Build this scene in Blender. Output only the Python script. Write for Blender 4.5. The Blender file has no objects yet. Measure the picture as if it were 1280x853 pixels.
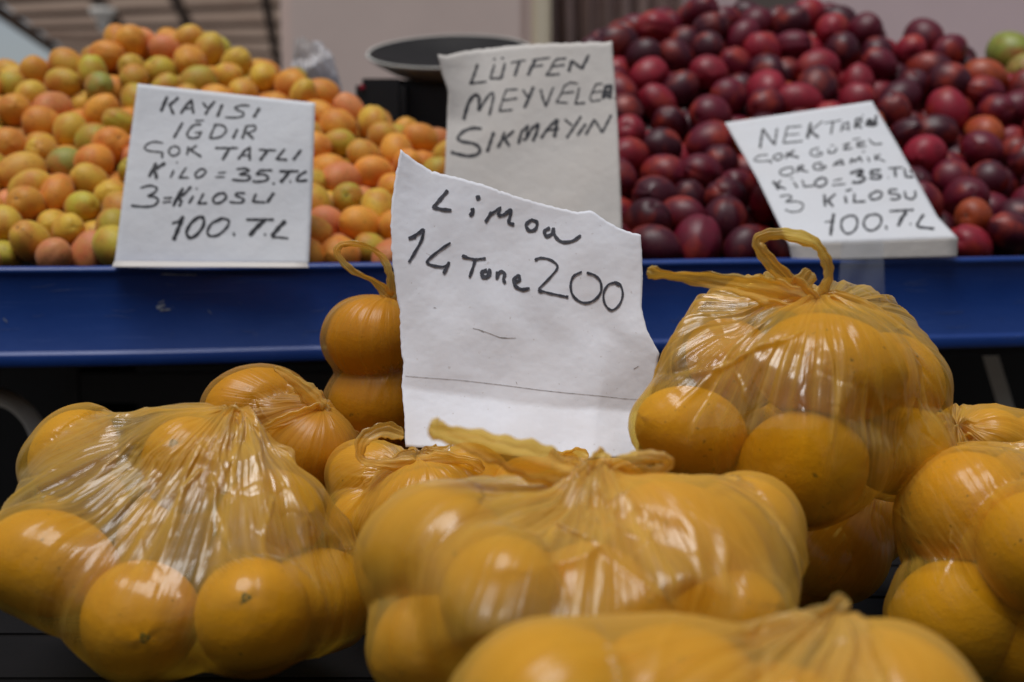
import bpy, bmesh, math, random
import numpy as np
from mathutils import Vector, Matrix, Euler
from mathutils.bvhtree import BVHTree
R = math.radians
random.seed(7)
rng = np.random.default_rng(11)
scene = bpy.context.scene
COL = scene.collection

# ------------------------------------------------------------------ camera
CAM_Z = 1.10
PITCH = 6.82
cam_data = bpy.data.cameras.new('camera')
cam = bpy.data.objects.new('camera', cam_data)
COL.objects.link(cam)
cam.location = (0, 0, CAM_Z)
cam.rotation_euler = (R(90 - PITCH), 0, 0)
cam_data.lens = 45
cam_data.sensor_width = 36
cam_data.clip_start = 0.02
cam_data.clip_end = 500
cam_data.dof.use_dof = True
cam_data.dof.focus_distance = 0.97
cam_data.dof.aperture_fstop = 4.7
scene.camera = cam
CAMM = Matrix.Translation((0, 0, CAM_Z)) @ Euler((R(90 - PITCH), 0, 0)).to_matrix().to_4x4()
CAMI = CAMM.inverted()
FP = 1600.0

def at(px, py, Y):
    return CAMM @ Vector(((px - 640) / FP * Y, -(py - 426.5) / FP * Y, -Y))

def to_px(p):
    c = CAMI @ Vector(p)
    return 640 + c.x / -c.z * FP, 426.5 - c.y / -c.z * FP

# ------------------------------------------------------------------ world, sun, exposure
SUN_DIR = Vector((-0.14, -0.22, 0.95)).normalized()      # towards the light
world = bpy.data.worlds.new('World')
scene.world = world
world.use_nodes = True
wn = world.node_tree
bg = wn.nodes['Background']
sky = wn.nodes.new('ShaderNodeTexSky')
sky.sky_type = 'NISHITA'
sky.sun_disc = False
sky.sun_elevation = math.asin(SUN_DIR.z)
sky.sun_rotation = math.atan2(SUN_DIR.x, SUN_DIR.y)
sky.dust_density = 1.0
sky.air_density = 1.0
sky.ozone_density = 1.0
hz = wn.nodes.new('ShaderNodeHueSaturation')
hz.inputs['Saturation'].default_value = 0.45      # milky summer sky
wn.links.new(sky.outputs[0], hz.inputs['Color'])
wn.links.new(hz.outputs[0], bg.inputs[0])
bg.inputs[1].default_value = 0.085
sun_d = bpy.data.lights.new('sun', 'SUN')
sun = bpy.data.objects.new('sun', sun_d)
COL.objects.link(sun)
sun_d.energy = 2.9
sun_d.angle = R(32)
sun_d.color = (1.0, 0.985, 0.965)
sun.rotation_euler = SUN_DIR.to_track_quat('Z', 'Y').to_euler()
scene.view_settings.view_transform = 'Standard'
scene.view_settings.look = 'None'
scene.view_settings.exposure = -0.40
scene.view_settings.gamma = 1
scene.render.engine = 'CYCLES'
cy = scene.cycles
cy.max_bounces = 10
cy.transparent_max_bounces = 24
cy.diffuse_bounces = 4
cy.glossy_bounces = 3
cy.transmission_bounces = 6
cy.caustics_reflective = False
cy.caustics_refractive = False
cy.use_denoising = True
cy.sample_clamp_indirect = 4

# ------------------------------------------------------------------ helpers
def link(name, me, mat=None, parent=None, smooth=True):
    o = bpy.data.objects.new(name, me)
    COL.objects.link(o)
    if mat is not None and not me.materials:
        me.materials.append(mat)
    if smooth:
        me.polygons.foreach_set('use_smooth', [True] * len(me.polygons))
    if parent is not None:
        o.parent = parent
    return o

def tag(o, label=None, cat=None, group=None, kind=None):
    if label: o['label'] = label
    if cat: o['category'] = cat
    if group: o['group'] = group
    if kind: o['kind'] = kind
    return o

def empty(name, loc=(0, 0, 0)):
    o = bpy.data.objects.new(name, None)
    COL.objects.link(o)
    o.location = loc
    o.empty_display_size = 0.02
    return o

def mesh_np(name, verts, faces):
    me = bpy.data.meshes.new(name)
    me.from_pydata([tuple(v) for v in verts], [], faces)
    me.update()
    return me

def grid_mesh(name, P, wrap_u=False, cap0=False, cap1=False):
    """P: (nv, nu, 3)"""
    nv, nu = P.shape[:2]
    verts = P.reshape(-1, 3)
    i, j = np.meshgrid(np.arange(nv - 1), np.arange(nu if wrap_u else nu - 1), indexing='ij')
    j2 = (j + 1) % nu
    f = np.stack([i * nu + j, i * nu + j2, (i + 1) * nu + j2, (i + 1) * nu + j], -1).reshape(-1, 4)
    me = bpy.data.meshes.new(name)
    me.vertices.add(len(verts))
    me.vertices.foreach_set('co', verts.astype(np.float32).ravel())
    me.loops.add(f.size)
    me.loops.foreach_set('vertex_index', f.ravel().astype(np.int32))
    me.polygons.add(len(f))
    me.polygons.foreach_set('loop_start', (np.arange(len(f)) * 4).astype(np.int32))
    me.polygons.foreach_set('loop_total', np.full(len(f), 4, np.int32))
    me.update(calc_edges=True)
    return me, f

def box_mesh(name, pts8, bevel=0.0, seg=2):
    bm = bmesh.new()
    v = [bm.verts.new(p) for p in pts8]
    for q in ((0, 1, 2, 3), (7, 6, 5, 4), (0, 4, 5, 1), (1, 5, 6, 2), (2, 6, 7, 3), (3, 7, 4, 0)):
        bm.faces.new([v[i] for i in q])
    if bevel:
        bmesh.ops.bevel(bm, geom=bm.edges[:], offset=bevel, segments=seg, affect='EDGES')
    bmesh.ops.recalc_face_normals(bm, faces=bm.faces)
    me = bpy.data.meshes.new(name)
    bm.to_mesh(me); bm.free()
    return me

def box(name, lo, hi, mat, parent=None, bevel=0.0):
    (x0, y0, z0), (x1, y1, z1) = lo, hi
    pts = [(x0, y0, z0), (x1, y0, z0), (x1, y1, z0), (x0, y1, z0), (x0, y0, z1), (x1, y0, z1), (x1, y1, z1), (x0, y1, z1)]
    return link(name, box_mesh(name, pts, bevel), mat, parent, smooth=False)

def catmull(pts, n=6):
    P = [np.array(p, float) for p in pts]
    if len(P) < 3:
        return P
    P = [2 * P[0] - P[1]] + P + [2 * P[-1] - P[-2]]
    out = []
    for i in range(1, len(P) - 2):
        a, b, c, d = P[i - 1:i + 3]
        for k in range(n):
            t = k / n
            out.append(0.5 * ((2 * b) + (c - a) * t + (2 * a - 5 * b + 4 * c - d) * t * t + (3 * b - a - 3 * c + d) * t ** 3))
    out.append(P[-2])
    return out

def vnoise(u, v, pu, seed, pv=64):
    """periodic value noise in u with period pu cells (u in cells), v in cells"""
    r = np.random.default_rng(seed)
    T = r.random((pv, pu))
    iu = np.floor(u).astype(int); iv = np.floor(v).astype(int)
    fu = u - iu; fv = v - iv
    fu = fu * fu * (3 - 2 * fu); fv = fv * fv * (3 - 2 * fv)
    a = T[iv % pv, iu % pu]; b = T[iv % pv, (iu + 1) % pu]
    c = T[(iv + 1) % pv, iu % pu]; d = T[(iv + 1) % pv, (iu + 1) % pu]
    return (a * (1 - fu) + b * fu) * (1 - fv) + (c * (1 - fu) + d * fu) * fv

def sstep(x, a, b):
    t = np.clip((x - a) / (b - a), 0, 1)
    return t * t * (3 - 2 * t)

# ------------------------------------------------------------------ materials
def new_mat(name):
    m = bpy.data.materials.new(name)
    m.use_nodes = True
    nt = m.node_tree
    return m, nt, nt.nodes['Principled BSDF'], nt.nodes['Material Output']

def N(nt, typ, **kw):
    n = nt.nodes.new(typ)
    for k, v in kw.items():
        if k in n.inputs.keys() if hasattr(n.inputs, 'keys') else False:
            n.inputs[k].default_value = v
        else:
            setattr(n, k, v)
    return n

def noise(nt, vec, scale, detail=3, rough=0.5, dims='3D'):
    n = nt.nodes.new('ShaderNodeTexNoise')
    n.noise_dimensions = dims
    n.inputs['Scale'].default_value = scale
    n.inputs['Detail'].default_value = detail
    n.inputs['Roughness'].default_value = rough
    if vec is not None: nt.links.new(vec, n.inputs['Vector'])
    return n

def ramp(nt, fac, stops):
    n = nt.nodes.new('ShaderNodeValToRGB')
    el = n.color_ramp.elements
    while len(el) > 1: el.remove(el[-1])
    el[0].position = stops[0][0]; el[0].color = (*stops[0][1], 1) if len(stops[0][1]) == 3 else stops[0][1]
    for p, c in stops[1:]:
        e = el.new(p); e.color = (*c, 1) if len(c) == 3 else c
    nt.links.new(fac, n.inputs[0])
    return n

def mixc(nt, fac, a, b, blend='MIX'):
    n = nt.nodes.new('ShaderNodeMix')
    n.data_type = 'RGBA'; n.blend_type = blend
    for sock, val in ((n.inputs[0], fac), (n.inputs[6], a), (n.inputs[7], b)):
        if isinstance(val, (int, float)): sock.default_value = val
        elif isinstance(val, tuple): sock.default_value = (*val, 1) if len(val) == 3 else val
        else: nt.links.new(val, sock)
    return n.outputs[2]

def math_(nt, op, a, b=None, c=None):
    n = nt.nodes.new('ShaderNodeMath'); n.operation = op
    for i, val in enumerate((a, b, c)):
        if val is None: continue
        if isinstance(val, (int, float)): n.inputs[i].default_value = val
        else: nt.links.new(val, n.inputs[i])
    return n.outputs[0]

def bump(nt, h, strength, dist, prev=None):
    n = nt.nodes.new('ShaderNodeBump')
    n.inputs['Strength'].default_value = strength
    n.inputs['Distance'].default_value = dist
    nt.links.new(h, n.inputs['Height'])
    if prev is not None: nt.links.new(prev, n.inputs['Normal'])
    return n.outputs[0]

def simple(name, col, rough=0.6, metal=0.0, nscale=8, var=0.25, bmp=0.0, bscale=60, spec=0.5):
    m, nt, p, out = new_mat(name)
    tc = nt.nodes.new('ShaderNodeTexCoord')
    n = noise(nt, tc.outputs['Object'], nscale, 5, 0.6)
    dark = tuple(c * (1 - var) for c in col); light = tuple(min(1, c * (1 + var)) for c in col)
    r = ramp(nt, n.outputs[0], [(0.3, dark), (0.7, light)])
    nt.links.new(r.outputs[0], p.inputs['Base Color'])
    p.inputs['Roughness'].default_value = rough
    p.inputs['Metallic'].default_value = metal
    p.inputs['Specular IOR Level'].default_value = spec
    if bmp:
        nb = noise(nt, tc.outputs['Object'], bscale, 4, 0.6)
        nt.links.new(bump(nt, nb.outputs[0], bmp, 0.002), p.inputs['Normal'])
    return m

def film_mat(name, body, tint, a0=0.2, a1=0.5, gloss=0.17, streak=1.0, gl=1.0):
    """thin crinkled polythene: see-through, milky where it gathers, glossy"""
    m, nt, p, out = new_mat(name)
    nt.nodes.remove(p)
    L = nt.links.new
    uv = nt.nodes.new('ShaderNodeUVMap'); uv.uv_map = 'UVMap'
    tc = nt.nodes.new('ShaderNodeTexCoord')
    mp = nt.nodes.new('ShaderNodeMapping'); mp.inputs['Scale'].default_value = (64, 1.1, 1)
    L(uv.outputs[0], mp.inputs[0])
    n1 = noise(nt, mp.outputs[0], 1.0, 2, 0.5)
    mp2 = nt.nodes.new('ShaderNodeMapping'); mp2.inputs['Scale'].default_value = (190, 2.2, 1); mp2.inputs['Rotation'].default_value = (0, 0, 0.02)
    L(uv.outputs[0], mp2.inputs[0])
    n2 = noise(nt, mp2.outputs[0], 1.0, 2, 0.5)
    nw = noise(nt, tc.outputs['Object'], 24, 2, 0.5)
    vor = nt.nodes.new('ShaderNodeTexVoronoi'); vor.feature = 'DISTANCE_TO_EDGE'; vor.inputs['Scale'].default_value = 21
    va = nt.nodes.new('ShaderNodeVectorMath'); va.operation = 'MULTIPLY_ADD'
    L(nw.outputs['Color'], va.inputs[0]); va.inputs[1].default_value = (0.09,) * 3; L(tc.outputs['Object'], va.inputs[2])
    L(va.outputs[0], vor.inputs['Vector'])
    crease = math_(nt, 'MINIMUM', vor.outputs['Distance'], 0.12)
    lo = nt.nodes.new('ShaderNodeAttribute'); lo.attribute_name = 'loose'
    st = math_(nt, 'MULTIPLY_ADD', lo.outputs['Fac'], 0.78, 0.20)
    h = math_(nt, 'MULTIPLY', math_(nt, 'MULTIPLY', n1.outputs[0], st), 0.0058 * streak)
    h = math_(nt, 'ADD', h, math_(nt, 'MULTIPLY', math_(nt, 'MULTIPLY', n2.outputs[0], st), 0.0016 * streak))
    h = math_(nt, 'ADD', h, math_(nt, 'MULTIPLY', math_(nt, 'MULTIPLY', nw.outputs[0], st), 0.0045))
    h = math_(nt, 'ADD', h, math_(nt, 'MULTIPLY', math_(nt, 'MULTIPLY', crease, lo.outputs['Fac']), 0.0045))
    b = bump(nt, h, 0.9, 1.0)
    at_ = nt.nodes.new('ShaderNodeAttribute'); at_.attribute_name = 'gather'
    lw = nt.nodes.new('ShaderNodeLayerWeight'); lw.inputs['Blend'].default_value = 0.35
    L(b, lw.inputs['Normal'])
    # body opacity
    f1 = math_(nt, 'MULTIPLY_ADD', lw.outputs['Facing'], a1, a0)
    strk = math_(nt, 'MULTIPLY', math_(nt, 'MULTIPLY', math_(nt, 'SUBTRACT', n1.outputs[0], 0.44), 1.1), st)
    f2 = math_(nt, 'ADD', f1, strk)
    f3 = math_(nt, 'MULTIPLY_ADD', at_.outputs['Fac'], 0.62, f2)
    al = nt.nodes.new('ShaderNodeClamp'); L(f3, al.inputs[0]); al.inputs[1].default_value = 0.05; al.inputs[2].default_value = 0.93
    df = nt.nodes.new('ShaderNodeBsdfDiffuse'); tl = nt.nodes.new('ShaderNodeBsdfTranslucent')
    colr = mixc(nt, at_.outputs['Fac'], body, tuple(c * k for c, k in zip(body, (1.0, 0.90, 0.8))))
    L(colr, df.inputs[0]); L(colr, tl.inputs[0]); L(b, df.inputs['Normal']); L(b, tl.inputs['Normal'])
    bd = nt.nodes.new('ShaderNodeMixShader'); bd.inputs[0].default_value = 0.42
    L(df.outputs[0], bd.inputs[1]); L(tl.outputs[0], bd.inputs[2])
    tr = nt.nodes.new('ShaderNodeBsdfTransparent'); tr.inputs[0].default_value = (*tint, 1)
    m1 = nt.nodes.new('ShaderNodeMixShader'); L(al.outputs[0], m1.inputs[0]); L(tr.outputs[0], m1.inputs[1]); L(bd.outputs[0], m1.inputs[2])
    gs = nt.nodes.new('ShaderNodeBsdfGlossy'); gs.inputs['Roughness'].default_value = gloss; L(b, gs.inputs['Normal'])
    gs.inputs[0].default_value = (1, 1, 1, 1)
    gs2 = nt.nodes.new('ShaderNodeBsdfGlossy'); gs2.inputs['Roughness'].default_value = 0.42; L(b, gs2.inputs['Normal'])
    gmx = nt.nodes.new('ShaderNodeMixShader'); gmx.inputs[0].default_value = 0.4
    L(gs.outputs[0], gmx.inputs[1]); L(gs2.outputs[0], gmx.inputs[2]); gs = gmx
    lf = nt.nodes.new('ShaderNodeLayerWeight'); lf.inputs['Blend'].default_value = 0.5; L(b, lf.inputs['Normal'])
    fr_ = math_(nt, 'MULTIPLY_ADD', math_(nt, 'POWER', lf.outputs['Facing'], 4.0), 0.60, 0.060)
    frm = nt.nodes.new('ShaderNodeClamp'); L(math_(nt, 'MULTIPLY', math_(nt, 'MULTIPLY', fr_, math_(nt, 'MULTIPLY_ADD', lo.outputs['Fac'], 0.75, 0.45)), gl), frm.inputs[0]); frm.inputs[2].default_value = 0.40
    m2 = nt.nodes.new('ShaderNodeMixShader'); L(frm.outputs[0], m2.inputs[0]); L(m1.outputs[0], m2.inputs[1]); L(gs.outputs[0], m2.inputs[2])
    L(m2.outputs[0], out.inputs[0])
    return m

def fruit_mat(name, kind, from_attr=False):
    m, nt, p, out = new_mat(name)
    L = nt.links.new
    tc = nt.nodes.new('ShaderNodeTexCoord')
    oi = nt.nodes.new('ShaderNodeObjectInfo')
    if from_attr:
        a = nt.nodes.new('ShaderNodeAttribute'); a.attribute_name = 'tone'
        base = a.outputs['Color']
        vec = tc.outputs['Object']
        off = tc.outputs['Object']
        scale_k = 1 / 0.024
    else:
        base = oi.outputs['Color']
        off = None
        scale_k = 1.0
    # per-fruit shift of the noise space
    add = nt.nodes.new('ShaderNodeVectorMath'); add.operation = 'ADD'
    mul = nt.nodes.new('ShaderNodeVectorMath'); mul.operation = 'SCALE'; mul.inputs['Scale'].default_value = scale_k
    L(tc.outputs['Object'], mul.inputs[0])
    cmb = nt.nodes.new('ShaderNodeCombineXYZ')
    r1 = math_(nt, 'MULTIPLY', oi.outputs['Random'], 57.0); r2 = math_(nt, 'MULTIPLY', oi.outputs['Random'], 131.0)
    L(r1, cmb.inputs[0]); L(r2, cmb.inputs[1])
    L(mul.outputs[0], add.inputs[0]); L(cmb.outputs[0], add.inputs[1])
    V = add.outputs[0]
    big = noise(nt, V, 0.75, 2, 0.5)
    med = noise(nt, V, 2.6, 5, 0.62)
    fine = noise(nt, V, 22, 3, 0.6)
    if kind == 'apricot':
        blush = ramp(nt, big.outputs[0], [(0.44, (0, 0, 0)), (0.60, (1, 1, 1))]).outputs[0]
        c = mixc(nt, blush, base, mixc(nt, 0.6, base, (0.60, 0.13, 0.03)))
        c = mixc(nt, ramp(nt, med.outputs[0], [(0.35, (0, 0, 0)), (0.7, (0.55, 0.55, 0.55))]).outputs[0], c, mixc(nt, 0.5, base, (0.55, 0.40, 0.05)))
        dots = noise(nt, V, 9, 1, 0.4)
        spot = ramp(nt, dots.outputs[0], [(0.665, (0, 0, 0)), (0.72, (1, 1, 1))]).outputs[0]
        c = mixc(nt, math_(nt, 'MULTIPLY', spot, 0.75), c, (0.12, 0.06, 0.02))
        p.inputs['Roughness'].default_value = 0.52
        p.inputs['Specular IOR Level'].default_value = 0.35
        p.inputs['Sheen Weight'].default_value = 0.12
        p.inputs['Sheen Roughness'].default_value = 0.4
        p.inputs['Subsurface Weight'].default_value = 0.0
        nrm = bump(nt, fine.outputs[0], 0.10, 0.02)
    elif kind == 'nectarine':
        lite = ramp(nt, big.outputs[0], [(0.50, (0, 0, 0)), (0.68, (1, 1, 1))]).outputs[0]
        c = mixc(nt, lite, base, mixc(nt, 0.8, base, (0.42, 0.045, 0.02)))
        c = mixc(nt, ramp(nt, med.outputs[0], [(0.38, (0, 0, 0)), (0.72, (0.7, 0.7, 0.7))]).outputs[0], c, mixc(nt, 0.65, base, (0.05, 0.003, 0.012)))
        sp = noise(nt, V, 14, 2, 0.5)
        c = mixc(nt, ramp(nt, sp.outputs[0], [(0.66, (0, 0, 0)), (0.74, (0.30, 0.30, 0.30))]).outputs[0], c, (0.5, 0.16, 0.08))
        rr = ramp(nt, med.outputs[0], [(0.3, (0.36,) * 3), (0.7, (0.58,) * 3)])
        L(rr.outputs[0], p.inputs['Roughness'])
        p.inputs['Specular IOR Level'].default_value = 0.4
        p.inputs['Sheen Weight'].default_value = 0.0
        p.inputs['Coat Weight'].default_value = 0.08
        p.inputs['Coat Roughness'].default_value = 0.3
        nrm = bump(nt, fine.outputs[0], 0.05, 0.02)
    else:  # lemon
        c = mixc(nt, ramp(nt, big.outputs[0], [(0.35, (0, 0, 0)), (0.7, (1, 1, 1))]).outputs[0], base, mixc(nt, 0.5, base, (0.80, 0.42, 0.03)))
        c = mixc(nt, ramp(nt, med.outputs[0], [(0.58, (0, 0, 0)), (0.80, (0.5, 0.5, 0.5))]).outputs[0], c, (0.40, 0.20, 0.03))
        sp = noise(nt, V, 7, 2, 0.5)
        c = mixc(nt, ramp(nt, sp.outputs[0], [(0.69, (0, 0, 0)), (0.74, (0.75, 0.75, 0.75))]).outputs[0], c, (0.10, 0.07, 0.02))
        p.inputs['Roughness'].default_value = 0.55
        p.inputs['Specular IOR Level'].default_value = 0.18
        pore = nt.nodes.new('ShaderNodeTexVoronoi'); pore.inputs['Scale'].default_value = 21; L(V, pore.inputs['Vector'])
        pr = ramp(nt, pore.outputs['Distance'], [(0.0, (0, 0, 0)), (0.35, (1, 1, 1))])
        nrm = bump(nt, pr.outputs[0], 0.20, 0.025)
        nrm = bump(nt, med.outputs[0], 0.12, 0.08, nrm)
    L(c, p.inputs['Base Color'])
    L(nrm, p.inputs['Normal'])
    return m

M = {}
M['film'] = film_mat('yellow_film', (1.0, 0.65, 0.09), (0.95, 0.87, 0.42), a0=0.13, a1=0.36, gloss=0.15)
M['film_dense'] = film_mat('yellow_film_dense', (1.0, 0.66, 0.11), (0.95, 0.87, 0.42), a0=0.22, a1=0.36, gloss=0.2, streak=1.1)
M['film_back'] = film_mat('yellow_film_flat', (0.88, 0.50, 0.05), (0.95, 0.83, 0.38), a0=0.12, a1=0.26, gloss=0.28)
M['handle'] = film_mat('gathered_film', (1.0, 0.76, 0.24), (1.0, 0.86, 0.40), a0=0.20, a1=0.3, gloss=0.22, streak=0.6)
M['white_film'] = film_mat('white_film', (0.93, 0.93, 0.98), (0.95, 0.95, 0.97), a0=0.75, a1=0.35, gloss=0.15, gl=1.6)
M['lemon'] = fruit_mat('lemon_peel', 'lemon')
M['apricot'] = fruit_mat('apricot_skin', 'apricot')
M['nectarine'] = fruit_mat('nectarine_skin', 'nectarine')
M['apricot_s'] = fruit_mat('apricot_skin_heap', 'apricot', True)
M['nectarine_s'] = fruit_mat('nectarine_skin_heap', 'nectarine', True)
M['scar'] = simple('stem_scar', (0.045, 0.05, 0.035), 0.8, nscale=900, var=0.5)
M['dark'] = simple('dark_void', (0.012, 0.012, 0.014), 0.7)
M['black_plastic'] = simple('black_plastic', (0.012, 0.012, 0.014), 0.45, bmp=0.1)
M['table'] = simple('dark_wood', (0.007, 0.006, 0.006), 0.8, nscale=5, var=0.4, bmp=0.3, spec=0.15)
M['ground'] = simple('dark_asphalt', (0.16, 0.15, 0.14), 0.9, nscale=2, var=0.3, bmp=0.4, bscale=30)
M['pale_metal'] = simple('pale_metal', (0.62, 0.60, 0.55), 0.45, var=0.15)
M['plaster'] = simple('plaster', (0.86, 0.68, 0.60), 0.9, nscale=1.3, var=0.10, bmp=0.15, bscale=12)
M['plaster_warm'] = simple('plaster_warm', (0.88, 0.76, 0.56), 0.9, nscale=1.3, var=0.10)
M['cloth_wall'] = simple('mauve_sheet', (0.86, 0.66, 0.66), 0.85, nscale=1.0, var=0.10)
M['drape'] = simple('drape', (0.40, 0.28, 0.25), 0.85, nscale=3, var=0.3)
M['roof'] = simple('roof_sheet', (0.30, 0.22, 0.18), 0.85, nscale=1.2, var=0.35)
_m, _nt, _p, _out = new_mat('translucent_roof_sheet')
_tc = _nt.nodes.new('ShaderNodeTexCoord'); _n = noise(_nt, _tc.outputs['Object'], 1.1, 5, 0.6)
_r = ramp(_nt, _n.outputs[0], [(0.3, (0.30, 0.20, 0.15)), (0.7, (0.50, 0.38, 0.30))])
_d = _nt.nodes.new('ShaderNodeBsdfDiffuse'); _t = _nt.nodes.new('ShaderNodeBsdfTranslucent'); _x = _nt.nodes.new('ShaderNodeMixShader'); _x.inputs[0].default_value = 0.5
_nt.links.new(_r.outputs[0], _d.inputs[0]); _nt.links.new(_r.outputs[0], _t.inputs[0]); _nt.links.new(_d.outputs[0], _x.inputs[1]); _nt.links.new(_t.outputs[0], _x.inputs[2]); _nt.links.new(_x.outputs[0], _out.inputs[0])
M['roof'] = _m
M['beam'] = simple('roof_beam', (0.17, 0.13, 0.11), 0.8, nscale=2, var=0.3)
M['steel'] = simple('dull_steel', (0.07, 0.065, 0.07), 0.3, metal=1.0, nscale=10, var=0.2)
M['lamp'] = simple('lamp_shade', (0.8, 0.75, 0.68), 0.6, var=0.05)

def blue_mat():
    m, nt, p, out = new_mat('blue_plastic')
    L = nt.links.new
    tc = nt.nodes.new('ShaderNodeTexCoord')
    n = noise(nt, tc.outputs['Object'], 5, 5, 0.6)
    c = ramp(nt, n.outputs[0], [(0.25, (0.005, 0.034, 0.19)), (0.75, (0.014, 0.060, 0.28))]).outputs[0]
    mp = nt.nodes.new('ShaderNodeMapping'); mp.inputs['Scale'].default_value = (6, 6, 240); mp.inputs['Rotation'].default_value = (0.05, 0.08, 0)
    L(tc.outputs['Object'], mp.inputs[0])
    s = noise(nt, mp.outputs[0], 1.5, 3, 0.55)
    sc_ = ramp(nt, s.outputs[0], [(0.62, (0, 0, 0)), (0.72, (0.5, 0.5, 0.5))]).outputs[0]
    c = mixc(nt, sc_, c, (0.05, 0.10, 0.32))
    d = noise(nt, tc.outputs['Object'], 38, 5, 0.7)
    c = mixc(nt, ramp(nt, d.outputs[0], [(0.66, (0, 0, 0)), (0.78, (0.4, 0.4, 0.4))]).outputs[0], c, (0.10, 0.12, 0.18))
    L(c, p.inputs['Base Color'])
    rr = ramp(nt, n.outputs[0], [(0.2, (0.28,) * 3), (0.8, (0.45,) * 3)])
    L(rr.outputs[0], p.inputs['Roughness'])
    L(bump(nt, n.outputs[0], 0.25, 0.01), p.inputs['Normal'])
    return m
M['blue'] = blue_mat()

def paper_mat(name, col, stain=(0.62, 0.50, 0.40), stain_amt=0.15, trans=0.15):
    m, nt, p, out = new_mat(name)
    L = nt.links.new
    tc = nt.nodes.new('ShaderNodeTexCoord')
    n = noise(nt, tc.outputs['Object'], 14, 4, 0.6)
    c = mixc(nt, ramp(nt, n.outputs[0], [(0.45, (0, 0, 0)), (0.8, (stain_amt * 2,) * 3)]).outputs[0], col, stain)
    n3 = noise(nt, tc.outputs['Object'], 260, 2, 0.5)
    c = mixc(nt, ramp(nt, n3.outputs[0], [(0.70, (0, 0, 0)), (0.76, (0.35,) * 3)]).outputs[0], c, (0.4, 0.33, 0.28))
    L(c, p.inputs['Base Color'])
    p.inputs['Roughness'].default_value = 0.7
    p.inputs['Specular IOR Level'].default_value = 0.3
    n2 = noise(nt, tc.outputs['Object'], 55, 4, 0.6)
    vor = nt.nodes.new('ShaderNodeTexVoronoi'); vor.feature = 'DISTANCE_TO_EDGE'; vor.inputs['Scale'].default_value = 9
    L(tc.outputs['Object'], vor.inputs['Vector'])
    cr = math_(nt, 'MINIMUM', vor.outputs['Distance'], 0.05)
    b = bump(nt, n2.outputs[0], 0.18, 0.002)
    b = bump(nt, n.outputs[0], 0.35, 0.008, b)
    b = bump(nt, cr, 0.25, 0.006, b)
    L(b, p.inputs['Normal'])
    return m
M['paper'] = paper_mat('card_paper', (0.74, 0.75, 0.78), stain_amt=0.06)
M['paper_warm'] = paper_mat('card_paper_grey', (0.66, 0.62, 0.58), stain_amt=0.08)
M['paper_torn'] = paper_mat('torn_paper', (0.85, 0.86, 0.92), stain_amt=0.10)
M['ink'] = simple('marker_ink', (0.010, 0.010, 0.016), 0.45, nscale=300, var=0.4)
M['pen'] = simple('pen_ink', (0.045, 0.045, 0.06), 0.5, nscale=420, var=0.65)
M['faint'] = simple('smudge_and_crease_shade', (0.40, 0.37, 0.36), 0.8, nscale=500, var=0.5)

# ------------------------------------------------------------------ the setting: ground, pillar, wall, drapes, roof
g = link('ground', mesh_np('ground', [(-80, -40, 0), (80, -40, 0), (80, 120, 0), (-80, 120, 0)], [(0, 1, 2, 3)]), M['ground'], smooth=False)
tag(g, kind='structure')

def slab(name, x0, x1, Y, thick, ztop, mat, parent=None, zbot=0.0, bevel=0.01):
    a = at(x0, 235, Y); b = at(x1, 235, Y)
    return box(name, (a.x, a.y, zbot), (b.x, b.y + thick, ztop), mat, parent, bevel)

pil = slab('market_pillar', 353, 664, 3.6, 0.8, 2.6, M['plaster'], bevel=0.03)
tag(pil, 'broad mauve grey plaster pillar behind the scale', 'pillar')
edge = slab('corner_strip', 664.5, 688, 3.62, 0.3, 2.6, M['plaster_warm'], bevel=0.01)
tag(edge, 'cream coloured strip along the edge of the plaster pillar', 'trim')
bw = slab('wall', 826, 1560, 4.2, 0.2, 3.0, M['cloth_wall'], bevel=0.02)
tag(bw, 'pale mauve plaster wall rising behind the nectarine heap', 'wall')
post = slab('dark_post', 926, 996, 3.2, 0.12, 1.62, M['beam'], bevel=0.01)
tag(post, 'dark brown post behind the top of the nectarine heap', 'post')
# drape with slanting folds
nu, nv = 160, 24
P = np.zeros((nv, nu, 3))
a = at(680, 235, 4.0); b = at(850, 235, 4.0)
for i in range(nv):
    for j in range(nu):
        s = j / (nu - 1); t = i / (nv - 1)
        ph = s * 46 + t * 5.5
        P[i, j] = (a.x + (b.x - a.x) * s, a.y + 0.035 * math.sin(ph) + 0.012 * math.sin(2.3 * ph + 1), 0.4 + 2.2 * t)
me, _ = grid_mesh('drape', P)
dr = link('hanging_drape', me, M['drape'])
dr.modifiers.new('thick', 'SOLIDIFY').thickness = 0.006
tag(dr, 'brown pleated drape hanging between the pillar and the mauve wall', 'drape')

for nm, lo_, hi_ in (('sky_block_rear', (-7, -4.3, 0), (7, -4.0, 2.9)), ('sky_block_left', (-6.3, -4, 0), (-6.0, 2.5, 2.6)), ('sky_block_right', (6.0, -4, 0), (6.3, 2.5, 2.6))):  # unseen walls added around the camera to block the low sky light
    tag(box(nm, lo_, hi_, M['beam']), kind='structure')

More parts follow.
